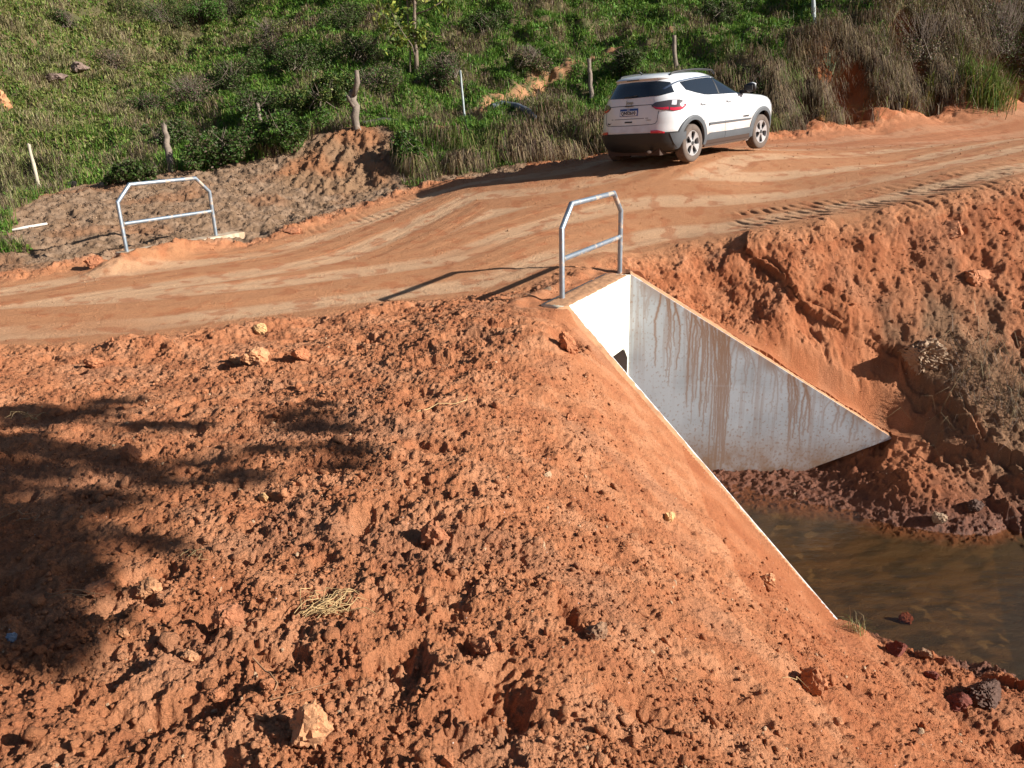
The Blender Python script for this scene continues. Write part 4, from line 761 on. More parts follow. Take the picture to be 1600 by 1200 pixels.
for sgn in (-1, 1):
    zt = itp([-.14, .3, .8, 1.1, 1.3, 1.5, 1.7, 1.86], [1.445, 1.475, 1.490, 1.485, 1.455, 1.39, 1.29, 1.20]); zb = itp([-.14, -.08, .05, .2, .48, .6, 2.], [1.42, 1.30, 1.27, 1.235, 1.185, 1.175, 1.150])
    sidepatch(-.14, .955, zb, zt, .004, 'rear_side_window', GLASS, 34, 10, sgn=sgn); sidepatch(1.0, 1.86, zb, zt, .004, 'front_side_window', GLASS, 30, 10, sgn=sgn)
    sidepatch(.955, 1.0, cst(1.16), cst(1.475), .006, 'door_pillar', BLK, 3, 8, sgn=sgn)
    tz = itp([-.52, -.3, -.14, .3, .8, 1.1, 1.3, 1.5, 1.7, 1.92], [1.33, 1.42, 1.455, 1.487, 1.502, 1.497, 1.467, 1.402, 1.302, 1.18])
    sidepatch(-.50, 1.90, lambda x: tz(x)-.004, lambda x: tz(x)+.018, .009, 'window_trim', CHR, 50, 2, sgn=sgn)
    # cladding: sills, arches, moulding
    sidepatch(.47, 2.17, cst(.26), cst(.35), .012, 'sill', UNDER, 30, 4, sgn=sgn); sidepatch(.45, 1.145, cst(.352), itp([.45, .6, 1.2], [.43, .485, .475]), .016, 'sill_cladding', CLAD, 16, 5, sgn=sgn); sidepatch(1.155, 2.17, cst(.352), cst(.475), .016, 'sill_cladding', CLAD, 24, 5, sgn=sgn)
    sidepatch(.55, 2.13, itp([.55, .62, 2.13], [.615, .632, .625]), itp([.55, 2.13], [.672, .655]), .020, 'door_moulding', CLAD, 30, 3, sgn=sgn)
    for (cx, cz) in ARC:
        def af(u, v, e, cx=cx, cz=cz, sgn=sgn):
            th_ = math.radians(-14+208*u); r_ = .385+.085*v; x = cx+r_*math.cos(th_)*(1.0+.06*v); z = max(.235, cz+.01+r_*math.sin(th_)); p = side(x, min(z, 1.1), .024+e-.012*(v > .9), sgn); return p
        patch(af, 40, 4, 'wheel_arch', CLAD, car, .05)
    for x in (.355, 1.285):
        h_ = sidepatch(x-.09, x+.09, cst(1.015), cst(1.045), .028, 'door_handle', PAINT, 6, 3, sgn=sgn, depth=.03)
        sidepatch(x-.06, x+.05, cst(.995), cst(1.012), .004, 'handle_recess', SEAM, 6, 2, sgn=sgn)
    zsm = itp([.25, .5, 2.2], [.48, .48, .48])
    sidepatch(1.148, 1.154, cst(.48), cst(1.17), .002, 'door_gap', SEAM, 1, 12, sgn=sgn); sidepatch(2.205, 2.212, cst(.48), cst(1.08), .002, 'door_gap', SEAM, 1, 12, sgn=sgn)
    patch(lambda u, v, e, sgn=sgn: side((.36-.02*math.sin(u*3.1))+.006*v+.12*u, .62+.57*u, .002+e, sgn), 14, 1, 'door_gap', SEAM)
    # mirror
    b = MB(); n0 = len(b.v)
    for i in range(9):
        t = i/8; rx = .085*math.sin(math.pi*min(1, .15+.85*t)) if i < 8 else .02; k_ = [(.0, .062, .045), (.03, .082, .068), (.07, .092, .080), (.13, .095, .085), (.18, .088, .080), (.215, .07, .066), (.235, .04, .04)]
    for i, (yy, rx, rz) in enumerate(k_):
        for j in range(16): an = 2*math.pi*j/16; b.v.append((1.86+.03*yy/.235+rx*.8*math.cos(an)*(1 if math.cos(an) > 0 else .55), sgn*(.90+yy), 1.235+rz*math.sin(an)))
    for i in range(len(k_)-1):
        for j in range(16): b.f.append((i*16+j, i*16+(j+1) % 16, (i+1)*16+(j+1) % 16, (i+1)*16+j))
    b.f.append(tuple((len(k_)-1)*16+j for j in range(16))); b.f.append(tuple(range(16)))
    mi = b.build('side_mirror', BLK, car, smooth=True)
    b = MB(); b.tube([(1.90, sgn*.97, 1.29), (1.91, sgn*1.05, 1.295), (1.90, sgn*1.12, 1.28)], [.03, .04, .025], 10); b.build('mirror_cap', PAINT, mi, smooth=True)
    b = MB(); b.box((1.800, min(sgn*.93, sgn*1.11), 1.185), (1.822, max(sgn*.93, sgn*1.11), 1.285)); b.build('mirror_glass', BLK, mi, bevel=.008)
    b = MB(); b.box((1.80, min(sgn*.82, sgn*.95), 1.13), (1.90, max(sgn*.82, sgn*.95), 1.20)); b.build('mirror_foot', BLK, mi, bevel=.015)
    # roof rail
    b = MB(); pts = []
    for i in range(17):
        t = i/16; x = -.30+1.58*t; yy = .565+.035*math.sin(t*3.14); zz = 1.560+.050*math.sin(math.pi*min(1, max(0, (t*.9+.05))))**.5+.018*math.sin(math.pi*t); pts.append((x, sgn*yy, zz+.02*(1 if 0 < i < 16 else -1.6)))
    b.tube(pts, .018, 8); b.build('roof_rail', BLK, car, smooth=True)
    # tail lamp wrapping round the corner: smoked above, red below, clear end
    s0, s1 = .47, 1.16
    lt = itp([0, .1, .45, .75, .93, 1], [1.085, 1.13, 1.150, 1.145, 1.115, 1.06]); lb = itp([0, .12, .3, .42, .6, .85, 1], [1.065, 1.01, .985, .985, .955, .965, 1.03])
    lm = lambda u: lb(u)+(lt(u)-lb(u))*(.30+.12*(u > .8))
    def lamp(fb_, ft_, u0, u1, nm, mt, off, par):
        return patch(lambda u, v, e: (lambda p: (p[0], p[1]*(-1 if sgn > 0 else 1), p[2]))(at_arc_out(fb_(u0+(u1-u0)*u)+(ft_(u0+(u1-u0)*u)-fb_(u0+(u1-u0)*u))*v, s0+(s1-s0)*(u0+(u1-u0)*u), off+e)), 24, 5, nm, mt, par)
    tl = lamp(lb, lt, 0, 1, 'tail_lamp', SMOKE, .012, car)
    lamp(lambda u: lb(u)+.006, lm, .06, .46, 'red_lens', REDL, .018, tl); lamp(lambda u: lb(u)+.006, lm, .49, .96, 'red_lens', REDL, .018, tl)
    lamp(lambda u: lm(u)+.045, lambda u: lt(u)-.008, .52, .66, 'clear_lens', CLEARL, .017, tl); lamp(lambda u: lm(u)+.012, lambda u: lt(u)-.008, .84, .965, 'clear_lens', CLEARL, .017, tl)
    # reflector in the bumper
    b_y0, b_y1 = (-.72, -.50) if sgn < 0 else (.50, .72)
    rearpatch(b_y0, b_y1, (itp([-.72, -.50], [.585, .60]) if sgn < 0 else itp([.5, .72], [.60, .585])), (itp([-.72, -.62, -.5], [.61, .645, .648]) if sgn < 0 else itp([.5, .62, .72], [.648, .645, .61])), .022, 'bumper_reflector', REDL, 10, 3)
    # headlamp
    patch(lambda u, v, e, sgn=sgn: (lambda p: p)(side(3.02+.36*u, .86+.02*u+(.10-.03*u)*v, .006+e, sgn)), 10, 4, 'headlamp', CLEARL)
# bumper cladding round the back
def bump(u, v, e):
    s = -1.22+2.44*u; top = .585+.02*math.cos(s*.9)-.10*max(0, abs(s)-1.35)/.25*0; z = .225+(top-.225)*v; return at_arc_out(z, s, .014+e)
patch(bump, 80, 8, 'rear_bumper', BLK, car, .02)
for sgn in (-1, 1):
    patch(lambda u, v, e, sgn=sgn: (lambda p: (p[0], p[1]*(-sgn) if sgn > 0 else p[1], p[2]))(at_arc_out(.30+.275*v, .84+(.37-.05*(1-v))*u+.08*(1-v)*(1-u), .024+e)), 14, 6, 'bumper_corner', CLAD, car, .02)
# rear window, spoiler lip, seams, tailgate fittings
wt_, wb_ = itp([-.64, -.5, 0, .5, .64], [1.455, 1.487, 1.500, 1.487, 1.455]), itp([-.76, -.6, 0, .6, .76], [1.275, 1.235, 1.225, 1.235, 1.275])
def rw(u, v, e):
    z0 = wb_(-.76+1.52*u); z1 = wt_(-.64+1.28*u); z = z0+(z1-z0)*v; hw = .735*(1-v)+.625*v; return rear((-1+2*u)*hw, z, .005+e)
rwn = patch(rw, 36, 10, 'rear_window', GLASS)
b = MB(); b.tube([rear(.10, 1.235, .035), rear(.10, 1.245, .045), rear(-.16, 1.265, .028)], .009, 8); b.build('wiper', BLK, rwn, smooth=True)
rearpatch(-.14, .14, cst(1.528), cst(1.542), .006, 'brake_lamp', BLK, 8, 2)
def strip(pts, wd, nm, mt, off=.003):
    def f(u, v, e):
        t = u*(len(pts)-1); i = min(int(t), len(pts)-2); k = t-i; y = pts[i][0]+(pts[i+1][0]-pts[i][0])*k; z = pts[i][1]+(pts[i+1][1]-pts[i][1])*k
        dy, dz = pts[i+1][0]-pts[i][0], pts[i+1][1]-pts[i][1]; L = math.hypot(dy, dz); return rear(y-dz/L*wd*(v-.5), z+dy/L*wd*(v-.5), off+e)
    return patch(f, (len(pts)-1)*6, 1, nm, mt)
strip([(-.60, .98), (-.585, .80), (-.56, .765), (-.50, .752), (0, .745), (.50, .752), (.56, .765), (.585, .80), (.60, .98)], .010, 'tailgate_gap', SEAM)
strip([(-.62, 1.09), (-.2, 1.096), (.2, 1.096), (.62, 1.09)][::1], .012, 'tailgate_crease', SEAM, .002)
strip([(-.42, .865), (.42, .865)], .010, 'tailgate_crease', SEAM, .002)
rearpatch(-.09, .09, cst(1.084), cst(1.094), .03, 'plate_lamp', BLK, 4, 2, depth=.03)
pl = rearpatch(-.20, .20, cst(.915), cst(1.045), .018, 'number_plate', PLB, 4, 4, depth=.02); 
rearpatch(-.188, .188, cst(.925), cst(1.008), .021, 'plate_face', PLW, 4, 4, parent=pl)
def text(s, size, y, z, off, material, parent, nm, xscale=1., ext=.0015, sidey=None):
    cu = bpy.data.curves.new(nm, 'FONT'); cu.body = s; cu.size = size; cu.align_x = 'CENTER'; cu.align_y = 'CENTER'; cu.extrude = ext; cu.offset = size*.018
    o = bpy.data.objects.new(nm, cu); C.objects.link(o); dg = bpy.context.evaluated_depsgraph_get(); me = bpy.data.meshes.new_from_object(o.evaluated_get(dg)); bpy.data.objects.remove(o); 
    o = bpy.data.objects.new(nm, me); C.objects.link(o); me.materials.clear(); me.materials.append(material); o.parent = parent
    if sidey is None:
        p = rear(y, z, off); o.matrix_local = Matrix.Translation(p) @ Matrix.Rotation(-math.pi/2, 4, 'Z') @ Matrix.Rotation(math.pi/2, 4, 'X') @ Matrix.Diagonal((xscale, 1, 1, 1))
    else:
        p = side(sidey, z, off); o.matrix_local = Matrix.Translation(p) @ Matrix.Rotation(math.pi/2, 4, 'X') @ Matrix.Diagonal((xscale, 1, 1, 1))
    return o
text('QNS2610', .088, 0, .966, .026, INK, pl, 'plate_text', .92); text('BRASIL', .022, 0, 1.026, .026, PLW, pl, 'plate_text')
text('Jeep', .085, -.0, 1.150, .010, LOGO, car, 'badge', 1.1, .004); text('4x4', .05, .47, .79, .006, BLK, car, 'badge', 1.3, .002); text('LONGITUDE', .028, -.42, .83, .006, LOGO, car, 'badge', 1., .002)
text('COMPASS', .045, 0, .700, .006, BLK, car, 'badge', 1.15, .002, sidey=1.93)
rearpatch(-.085, .085, cst(.795), cst(.822), .004, 'boot_handle', BLK, 4, 2)
# windscreen, grille, underside, aerial
patch(lambda u, v, e: (lambda z, yy: (np.interp(yy, *(lambda xo, yo, m_: (np.sort(yo[m_]), xo[m_][np.argsort(yo[m_])]))(*(lambda q: (q[0], q[1], q[0] > sum(prm(z)[:2])/2+.4*(prm(z)[1]-sum(prm(z)[:2])/2)))(outline(z))))+.006+e, yy, z))(1.20+.27*v, (-1+2*u)*(.70-.10*v)), 20, 10, 'windscreen', GLASS)
b = MB(); b.box((3.44, -.52, .66), (3.56, .52, .84)); b.build('grille', BLK, car, bevel=.03)
b = MB(); b.box((-.66, -.60, .19), (3.2, .60, .75)); b.box((.45, -.86, .23), (2.17, .86, .30)); b.build('underbody', UNDER, car)
b = MB(); b.tube([(-.30, 0, 1.61), (-.36, 0, 1.655), (-.42, 0, 1.69)], [.022, .016, .005], 8); b.build('aerial', BLK, car, smooth=True)
b = MB(); b.tube([(-.70, -.45, .27), (-.86, -.45, .26)], .03, 10); b.build('exhaust', UNDER, car, smooth=True)
# wheels
def wheel_meshes():
    R0, Wd = .345, .215; b = MB(); n_ = 56; prof = [(.225, -.085), (.235, -.100), (.262, -.1075), (.30, -.106), (.328, -.097), (.342, -.080), (.345, -.05), (.340, -.03), (.345, -.025), (.345, .025), (.340, .03), (.345, .05), (.342, .080), (.328, .097), (.30, .106), (.262, .1075), (.225, .09)]
    for i in range(n_):
        a_ = 2*math.pi*i/n_
        for (r_, y_) in prof: b.v.append((r_*math.cos(a_), y_, r_*math.sin(a_)))
    m_ = len(prof)
    for i in range(n_):
        for j in range(m_-1): b.f.append((i*m_+j, i*m_+j+1, ((i+1) % n_)*m_+j+1, ((i+1) % n_)*m_+j))
    ty = b.build('tyre', TYRE, None, smooth=True, auto=35)
    # rim: outer lip, five forked spokes widening to the lip, hub
    b = MB(); n_ = 60; lip = [(.232, -.088), (.226, -.098), (.214, -.096), (.208, -.080), (.205, .06)]
    for i in range(n_):
        a_ = 2*math.pi*i/n_
        for (r_, y_) in lip: b.v.append((r_*math.cos(a_), y_, r_*math.sin(a_)))
    m_ = len(lip)
    for i in range(n_):
        for j in range(m_-1): b.f.append((i*m_+j, i*m_+j+1, ((i+1) % n_)*m_+j+1, ((i+1) % n_)*m_+j))
    rim = b.build('rim', ALLOY, None, smooth=True, auto=40)
    b = MB()
    for k_ in range(5):
        a0_ = 2*math.pi*k_/5-math.pi/2; prof_s = [(.03, .026, -.092), (.07, .024, -.088), (.11, .028, -.084), (.155, .044, -.088), (.19, .066, -.092), (.212, .080, -.094)]; top = []; 
        for (r_, hw, y_) in prof_s:
            for s_ in (-1, 1): top.append((r_*math.cos(a0_)-s_*hw*math.sin(a0_), y_, r_*math.sin(a0_)+s_*hw*math.cos(a0_)))
        k0 = len(b.v); b.v += top+[(x, y+.035, z) for x, y, z in top]; q = len(top)
        for i in range(len(prof_s)-1):
            a_ = k0+2*i; b.f += [(a_, a_+1, a_+3, a_+2), (a_+q, a_+q+2, a_+q+3, a_+q+1), (a_, a_+2, a_+q+2, a_+q), (a_+1, a_+q+1, a_+q+3, a_+3)]
    sp = b.build('spokes', ALLOY, None)
    b = MB(); b.tube([(0, -.100, 0), (0, -.06, 0)], .036, 20)
    hb = b.build('hub_cap', POCK, None, smooth=True, auto=40)
    b = MB(); b.tube([(0, -.035, 0), (0, .09, 0)], .208, 32); bk = b.build('brake_disc', POCK, None, smooth=True, auto=40)
    return ty, rim, sp, hb, bk
WMs = wheel_meshes()
for i, (x, y, rz, sp_) in enumerate(((0, -.795, 0, .15), (2.62, -.795, -.04, .62), (0, .795, math.pi, 0), (2.62, .795, math.pi-.04, 0))):
    t = WMs[0] if i == 0 else WMs[0].copy(); ob = t
    if i: C.objects.link(ob)
    ob.name = 'wheel'; ob.parent = car; ob.matrix_local = Matrix.Translation((x, y, .345)) @ Matrix.Rotation(rz, 4, 'Z') @ Matrix.Rotation(sp_, 4, 'Y')
    for p in WMs[1:]:
        c_ = p if i == 0 else p.copy()
        if i: C.objects.link(c_)
        c_.parent = ob; c_.matrix_local = Matrix.Identity(4)
# ------------------------------------------------------------------ fence posts
WOODG = mat('weathered_wood', (.20, .155, .12), .9, var=.45, vscale=7, bump=.8, bscale=25, dist=.02); WOODL = mat('pale_wood', (.42, .36, .27), .85, var=.3, vscale=9, bump=.4, bscale=30); WHITEP = mat('whitewashed_wood', (.36, .40, .40), .7, var=.3, vscale=10); BARK = mat('bark', (.17, .125, .09), .9, var=.4, vscale=10, bump=.8, bscale=22, dist=.02)
def post(u0, v0, u1, v1, rad, label, mt, gnarl=0., d0=12., name='fence_post', taper=.85):
    q, d = hit(u0, v0, d0)
    top = EYE+ray(u1, v1)*(d*1.0)
    n_ = 9; P_ = []; R__ = []; r_ = random.Random(int(u0*7))
    for i in range(n_):
        t = -.12+1.12*i/(n_-1); p = Vector(q)*(1-t)+Vector(top)*t; w_ = gnarl*rad*(1 if 0 < i < n_-1 else .5)
        P_.append(Vector((r_.uniform(-w_, w_), r_.uniform(-w_, w_), 0))+p-Vector(q)); R__.append(rad*(1+(taper-1)*t)*(1+r_.uniform(-.12, .12)*(1+gnarl)))
    b = MB(); b.tube(P_, R__, 10)
    top_i = (n_-1)*10
    for j in range(10): x, y, z = b.v[top_i+j]; b.v[top_i+j] = (x, y, z+r_.uniform(-.03, .03)*(1+gnarl))
    o = b.build(name, mt, smooth=True, auto=40); o.location = q; return tag(o, label, 'fence post', 'wooden fence posts along the foot of the hill'), q, d
post(62, 296, 45, 226, .045, 'pale leaning fence post at the left edge of the brown cleared ground', WOODL, .2)
post(268, 268, 256, 194, .085, 'grey split fence post behind the farther railing, frayed at its top', WOODG, .35)
post(413, 238, 402, 162, .055, 'thin reddish fence post in dark scrub, left of the thick gnarled post', WOODG, .4)
o, _q, _d = post(559, 200, 551, 142, .10, 'thick gnarled fence post with a forked top above the scraped bank', WOODG, .45, taper=1.05)
b = MB(); bq = Vector(EYE+ray(556, 172)*_d)-Vector(_q); b.tube([bq, bq+Vector((-.16, 0, .30)), bq+Vector((-.20, .02, .36))], [.07, .05, .03], 8); b.tube([bq+Vector((-.02, 0, .35)), bq+Vector((.10, 0, .66)), bq+Vector((.11, 0, .95))], [.06, .07, .05], 8); f_ = b.build('forked_top', WOODG, o, smooth=True)
post(727, 192, 719, 111, .030, 'thin white-painted fence post left of the car and above the grassy bank', WHITEP, .1)
post(924, 150, 920, 92, .075, 'dark brown fence post just left of the car', WOODG, .2)
post(1056, 110, 1053, 55, .08, 'grey wooden fence post behind the car roof', WOODG, .2)
post(1272, 38, 1270, -20, .07, 'slim bluish-grey post on top of the cut bank right of the car', WHITEP, .1)
def lying(pts, rad, name, label, cat, mt, n_=10, d0=12., lift=.0, smooth=True):
    P_ = [Vector(hit(u, v, d0)[0]) for u, v in pts]; o0 = P_[0].copy(); b = MB(); b.tube([p-o0+Vector((0, 0, lift)) for p in P_], rad, n_); o = b.build(name, mt, smooth=smooth, auto=40); o.location = o0; return tag(o, label, cat)
DARKW = mat('charred_wood', (.035, .028, .024), .9, var=.4, vscale=9, bump=.6, bscale=30)
lying([(35, 304), (75, 300), (115, 291), (119, 289)], [.06, .07, .08, .05], 'fallen_post', 'dark fallen post lying at the upper left edge of the brown cleared ground', 'log', DARKW, lift=.05)
lying([(566, 196), (600, 191), (640, 194)], [.06, .09, .06], 'log', 'dark log lying in grass right of the gnarled fence post', 'log', DARKW, lift=.04)
lying([(652, 201), (668, 197), (682, 191)], [.05, .06, .06], 'log', 'short greyish-brown log end left of the white-painted fence post', 'log', WOODG, lift=.05)
lying([(20, 362), (40, 358), (74, 352)], [.02, .028, .022], 'pale_stick', 'pale stick lying on the brown cleared ground left of the farther railing', 'stick', mat('bleached_stick', (.62, .58, .52), .7), lift=.03)
lying([(768, 171), (785, 166), (808, 170), (826, 178), (838, 190)], [.09, .10, .10, .09, .07], 'grey_hose', 'bluish-grey arched pipe half hidden in hillside grass left of the car', 'pipe', mat('grey_pipe', (.10, .115, .14), .6, var=.2), lift=.06)
# ------------------------------------------------------------------ rocks
def rockmat(name, col, bump=.8): return mat(name, col, .9, var=.28, vscale=16, bump=bump, bscale=38, dist=.02)
RM = {'pale': rockmat('pale_orange_rock', (.56, .27, .13)), 'cream': rockmat('cream_rock', (.62, .38, .17)), 'soil': rockmat('soil_lump', (.43, .165, .072)), 'brown': rockmat('brown_rock', (.27, .15, .085)), 'red': rockmat('dark_red_rock', (.17, .042, .025)), 'brick': rockmat('brick_red_lump', (.40, .155, .072)), 'grey': rockmat('grey_brown_rock', (.33, .22, .14), .4), 'dark': rockmat('wet_dark_rock', (.09, .045, .03), .4), 'mauve': rockmat('hill_rock', (.22, .15, .12))}
def rock(u, v, wpx, hpx, kind, label, seed, asp=.75, tilt=0, sub=4, sink=.25, d0=1.2, name='rock', cat='rock', depth_asp=.85):
    q, d = hit(u, v+hpx*.35, d0); w_ = wpx*d/FP/2; h_ = hpx*d/FP/2
    V, F = ico(sub, seed, .22); V = V/np.abs(V).max(0); r_ = np.random.default_rng(seed); f1 = fbm(V[:, 0]*2.2+seed, V[:, 1]*2.2+V[:, 2]*1.7, seed, 3)*.16+fbm(V[:, 0]*7+seed, V[:, 2]*7+V[:, 1]*5, seed+5, 3)*.06; V = V*(1+f1)[:, None]
    V = V*np.array([w_, w_*depth_asp, h_]); c, s = math.cos(tilt), math.sin(tilt); V = np.stack([V[:, 0]*c+V[:, 2]*s, V[:, 1], -V[:, 0]*s+V[:, 2]*c], 1)
    o = npmesh(name, V, F, RM[kind], smooth=True); o.data.set_sharp_from_angle(angle=math.radians(32)); o.location = (q[0], q[1]+w_*.2, q[2]+h_*(1-2*sink)); return tag(o, label, cat)
rocks = [
 (482, 1128, 74, 84, 'pale', 'large pale angular rock at the bottom of the foreground, casting a long shadow', 1, .5),
 (234, 919, 40, 42, 'pale', 'rounded orange-buff rock left of the straw tuft', 2, 0),
 (151, 921, 46, 26, 'brick', 'flat brick-red lump in the tree shadow at left', 3, -.1),
 (357, 962, 50, 40, 'brick', 'reddish wedge-shaped lump left of the straw tuft, below the rounded buff rock', 4, .1),
 (755, 1012, 42, 42, 'soil', 'pale pinkish lump of soil right of the two deep footprints', 5, 0),
 (680, 832, 46, 46, 'brick', 'squarish dark orange clod with a shaded left face, in the middle of the foreground', 6, .3),
 (398, 556, 42, 34, 'pale', 'pale blocky rock at the road shoulder, larger of a pair', 7, 0),
 (367, 560, 26, 22, 'pale', 'small pale rock touching the left side of the blocky shoulder rock', 8, 0),
 (407, 513, 22, 18, 'cream', 'small cream-yellow stone lying alone on the near edge of the road', 9, 0),
 (470, 553, 32, 22, 'soil', 'orange soil lump right of the pale blocky shoulder rock', 10, 0),
 (148, 566, 34, 22, 'soil', 'rounded soil lump at the left road shoulder', 11, 0),
 (205, 706, 34, 30, 'brick', 'reddish clod in the shadow patches at upper left', 12, 0),
 (890, 532, 30, 46, 'soil', 'upright soil lump beside a dark hole, close to the nearer railing', 13, -.4),
 (892, 650, 20, 20, 'soil', 'small soil lump on the smooth slope beside the near wing wall', 14, 0),
 (1272, 1058, 44, 56, 'soil', 'rounded soil boulder on the lower right of the foreground slope', 15, .2),
 (932, 985, 40, 34, 'brown', 'brownish grey lump at the centre right of the foreground', 16, 0),
 (418, 1068, 26, 20, 'soil', 'orange stone left of the big pale rock, upper of two', 17, 0),
 (338, 1082, 30, 22, 'soil', 'orange clod at bottom left of the big pale rock', 18, 0),
 (1047, 807, 20, 20, 'cream', 'small cream stone on the slope near the wing wall', 19, 0),
 (1200, 905, 26, 24, 'pale', 'pale stone among crumbs beside the near wing wall', 20, 0),
 (413, 777, 20, 18, 'cream', 'little yellowish stone right of the tree shadow patches', 21, 0),
 (194, 988, 22, 20, 'pale', 'small pale stone below the rounded orange-buff rock', 22, 0),
 (298, 1024, 30, 18, 'pale', 'flat pale flake of soil below the reddish wedge-shaped lump', 23, 0),
 (627, 1140, 24, 22, 'soil', 'small soil clod at the bottom edge right of the big pale rock', 24, 0),
 (700, 1188, 26, 26, 'soil', 'soil clod cut by the bottom edge of the picture below the deep footprints', 25, 0),
]
for (u, v, a, b_, k, lab, sd, ti) in rocks: rock(u, v, a, b_, k, lab, sd, tilt=ti, sink=.22)
rock(1441, 538, 86, 64, 'grey', 'big grey-brown boulder embedded in the far slope right of the wing wall', 7, tilt=.5, sink=.42, sub=5)
rock(1490, 355, 50, 38, 'soil', 'rounded soil boulder high on the far slope below the caterpillar tracks', 32, sink=.4)
rock(1530, 425, 50, 40, 'soil', 'soil boulder beside a dark hollow near the right edge of the far slope', 33, sink=.4)
rock(1540, 1076, 74, 60, 'dark', 'large wet dark boulder at the lower right water edge', 34, tilt=.4, sink=.3, sub=5)
rock(1500, 1095, 44, 30, 'red', 'dark red lump left of the large wet boulder at the lower right', 35, sink=.3)
rock(1415, 965, 24, 20, 'red', 'small red rock standing alone in the stream', 36, sink=.25)
rock(1404, 1013, 36, 28, 'red', 'red mud lump at the near edge of the stream', 37, sink=.3)
rock(1447, 1020, 24, 16, 'brown', 'olive-brown stone in shallow water right of the red mud lump', 38, sink=.3)
rock(1456, 1052, 22, 16, 'red', 'small submerged reddish stone above the large wet boulder', 39, sink=.4)
rock(1467, 808, 28, 24, 'grey', 'grey stone at the waterline below the far mud heap', 40, sink=.3)
rock(1524, 790, 30, 26, 'dark', 'dark clod on the far mud heap beside the grey stone', 41, sink=.3)
rock(150, 408, 30, 22, 'brick', 'broken orange clod on the far road shoulder left of the far parapet', 42, d0=8, sink=.25)
rock(455, 360, 30, 12, 'brick', 'low row of orange clods on the far road shoulder right of the far parapet', 43, d0=8, sink=.3)
rock(4, 152, 30, 36, 'pale', 'pale orange rock on the hillside at the left edge', 44, d0=12, sink=.3)
rock(118, 104, 34, 20, 'mauve', 'brown rock outcrop on the left hillside, upper of two', 45, d0=12, sink=.3); rock(88, 120, 40, 18, 'mauve', 'flat mauve rock outcrop on the left hillside, lower of two', 46, d0=12, sink=.35)
rock(1282, 824-639, 14, 12, 'cream', 'small pale stone at the foot of the cut bank right of the car', 47, d0=12, sink=.2)
rock(20, 995, 22, 18, 'grey', 'small bluish scrap lying in the tree shadow at the left edge', 48, name='scrap', cat='scrap').data.materials[0] = mat('bluish_scrap', (.22, .27, .34), .5)
# ------------------------------------------------------------------ straw, twigs and grass tufts
def straw(u, v, n_, ln, spread, ang, label, seed, mt_cols, name='straw_tuft', cat='straw', rad=.0016, up_=.15):
    q, d = hit(u, v); r_ = random.Random(seed); b = MB()
    for i in range(n_):
        a_ = ang+r_.gauss(0, spread); L = ln*r_.uniform(.4, 1.1); p = Vector((r_.gauss(0, ln*.22), r_.gauss(0, ln*.10), 0)); pts = []
        for k in range(6):
            t = k/5; a2 = a_+.5*r_.uniform(-1, 1)*t; x, y = p.x+math.cos(a2)*L*t, p.y+math.sin(a2)*L*t; pts.append((x, y, .012+up_*L*math.sin(t*2.4)+r_.uniform(0, .006)))
        zz = TZ([q[0]+w_[0] for w_ in pts], [q[1]+w_[1] for w_ in pts])-q[2]; pts = [(w_[0], w_[1], max(w_[2]+float(z_)*.6, float(z_)+.004)) for w_, z_ in zip(pts, zz)]
        b.tube(pts, [rad*1.2]*5+[rad*.3], 4, cap=False)
    o = b.build(name, mt_cols, smooth=True); o.location = q; return tag(o, label, cat)
STR = mat('straw', (.50, .33, .15), .7, var=.2, vscale=20); TWIG = mat('dry_twig', (.34, .18, .09), .8)
straw(492, 962, 46, .17, .55, .55, 'tuft of pale dry straw lying on the soil near the bottom of the foreground', 1, STR, rad=.0014)
straw(300, 872, 4, .10, .3, .6, 'a few short dry straws on the soil above the rounded buff rock', 2, STR)
straw(90, 935, 4, .20, .25, 0, 'thin dry twigs in the tree shadow left of the flat brick-red lump', 3, TWIG, cat='twig', name='twig')
straw(370, 1035, 1, .5, .0, -.75, 'long thin bent twig reaching down to the big pale rock', 4, TWIG, cat='twig', name='twig', rad=.0025, up_=.02)
straw(680, 655, 1, .5, .0, .75, 'single straight pale straw on the upper middle of the foreground soil', 5, STR, name='straw', rad=.003, up_=.03)
straw(25, 815, 2, .25, .3, -.15, 'curved dry twig in the tree shadow at the left edge', 6, TWIG, cat='twig', name='twig', rad=.0025)
straw(45, 655, 7, .18, .9, -1.0, 'small sprig of dry stalks at the left above the tree shadow', 7, STR, name='dry_sprig', rad=.002, up_=.35)
straw(1170, 1043, 1, .30, .2, .25, 'faint thin straw on the lower right slope of the foreground', 8, STR, rad=.0015, name='straw')
def tuft(u, v, n_, h, w_, label, cols, seed, lean=.8, name='grass_tuft', d0=1.5, spread=.05, cat='grass tuft', matl=None):
    q, d = hit(u, v, d0); r_ = np.random.default_rng(seed); P_ = np.c_[r_.normal(0, spread, (n_, 2)), np.zeros(n_)]; P_[:, 2] = TZ(q[0]+P_[:, 0], q[1]+P_[:, 1])-q[2]-.01
    V, F = blades(P_, h, w_, lean, seed, .9); o = npmesh(name, V, F, matl or LEAF, smooth=False, attrs={'Col': np.repeat(pal(n_, cols, seed), 5, 0)}); o.location = q; return tag(o, label, cat)
tuft(1338, 984, 60, .17, .004, 'small pale green grass tuft at the lower end of the near wing wall', OLIVE+STRAW, 5, .9, spread=.04)
tuft(1535, 150, 900, 1.25, .022, 'large arching green and straw grass clump at the foot of the far right bank', GREEN+OLIVE+STRAW[:2], 6, .9, spread=.40, d0=15, cat='grass clump', name='grass_clump')
tuft(1582, 138, 260, .6, .02, 'small bright green grass clump right of the large arching one', GREEN+OLIVE, 7, .8, spread=.18, d0=15, cat='grass clump', name='grass_clump')
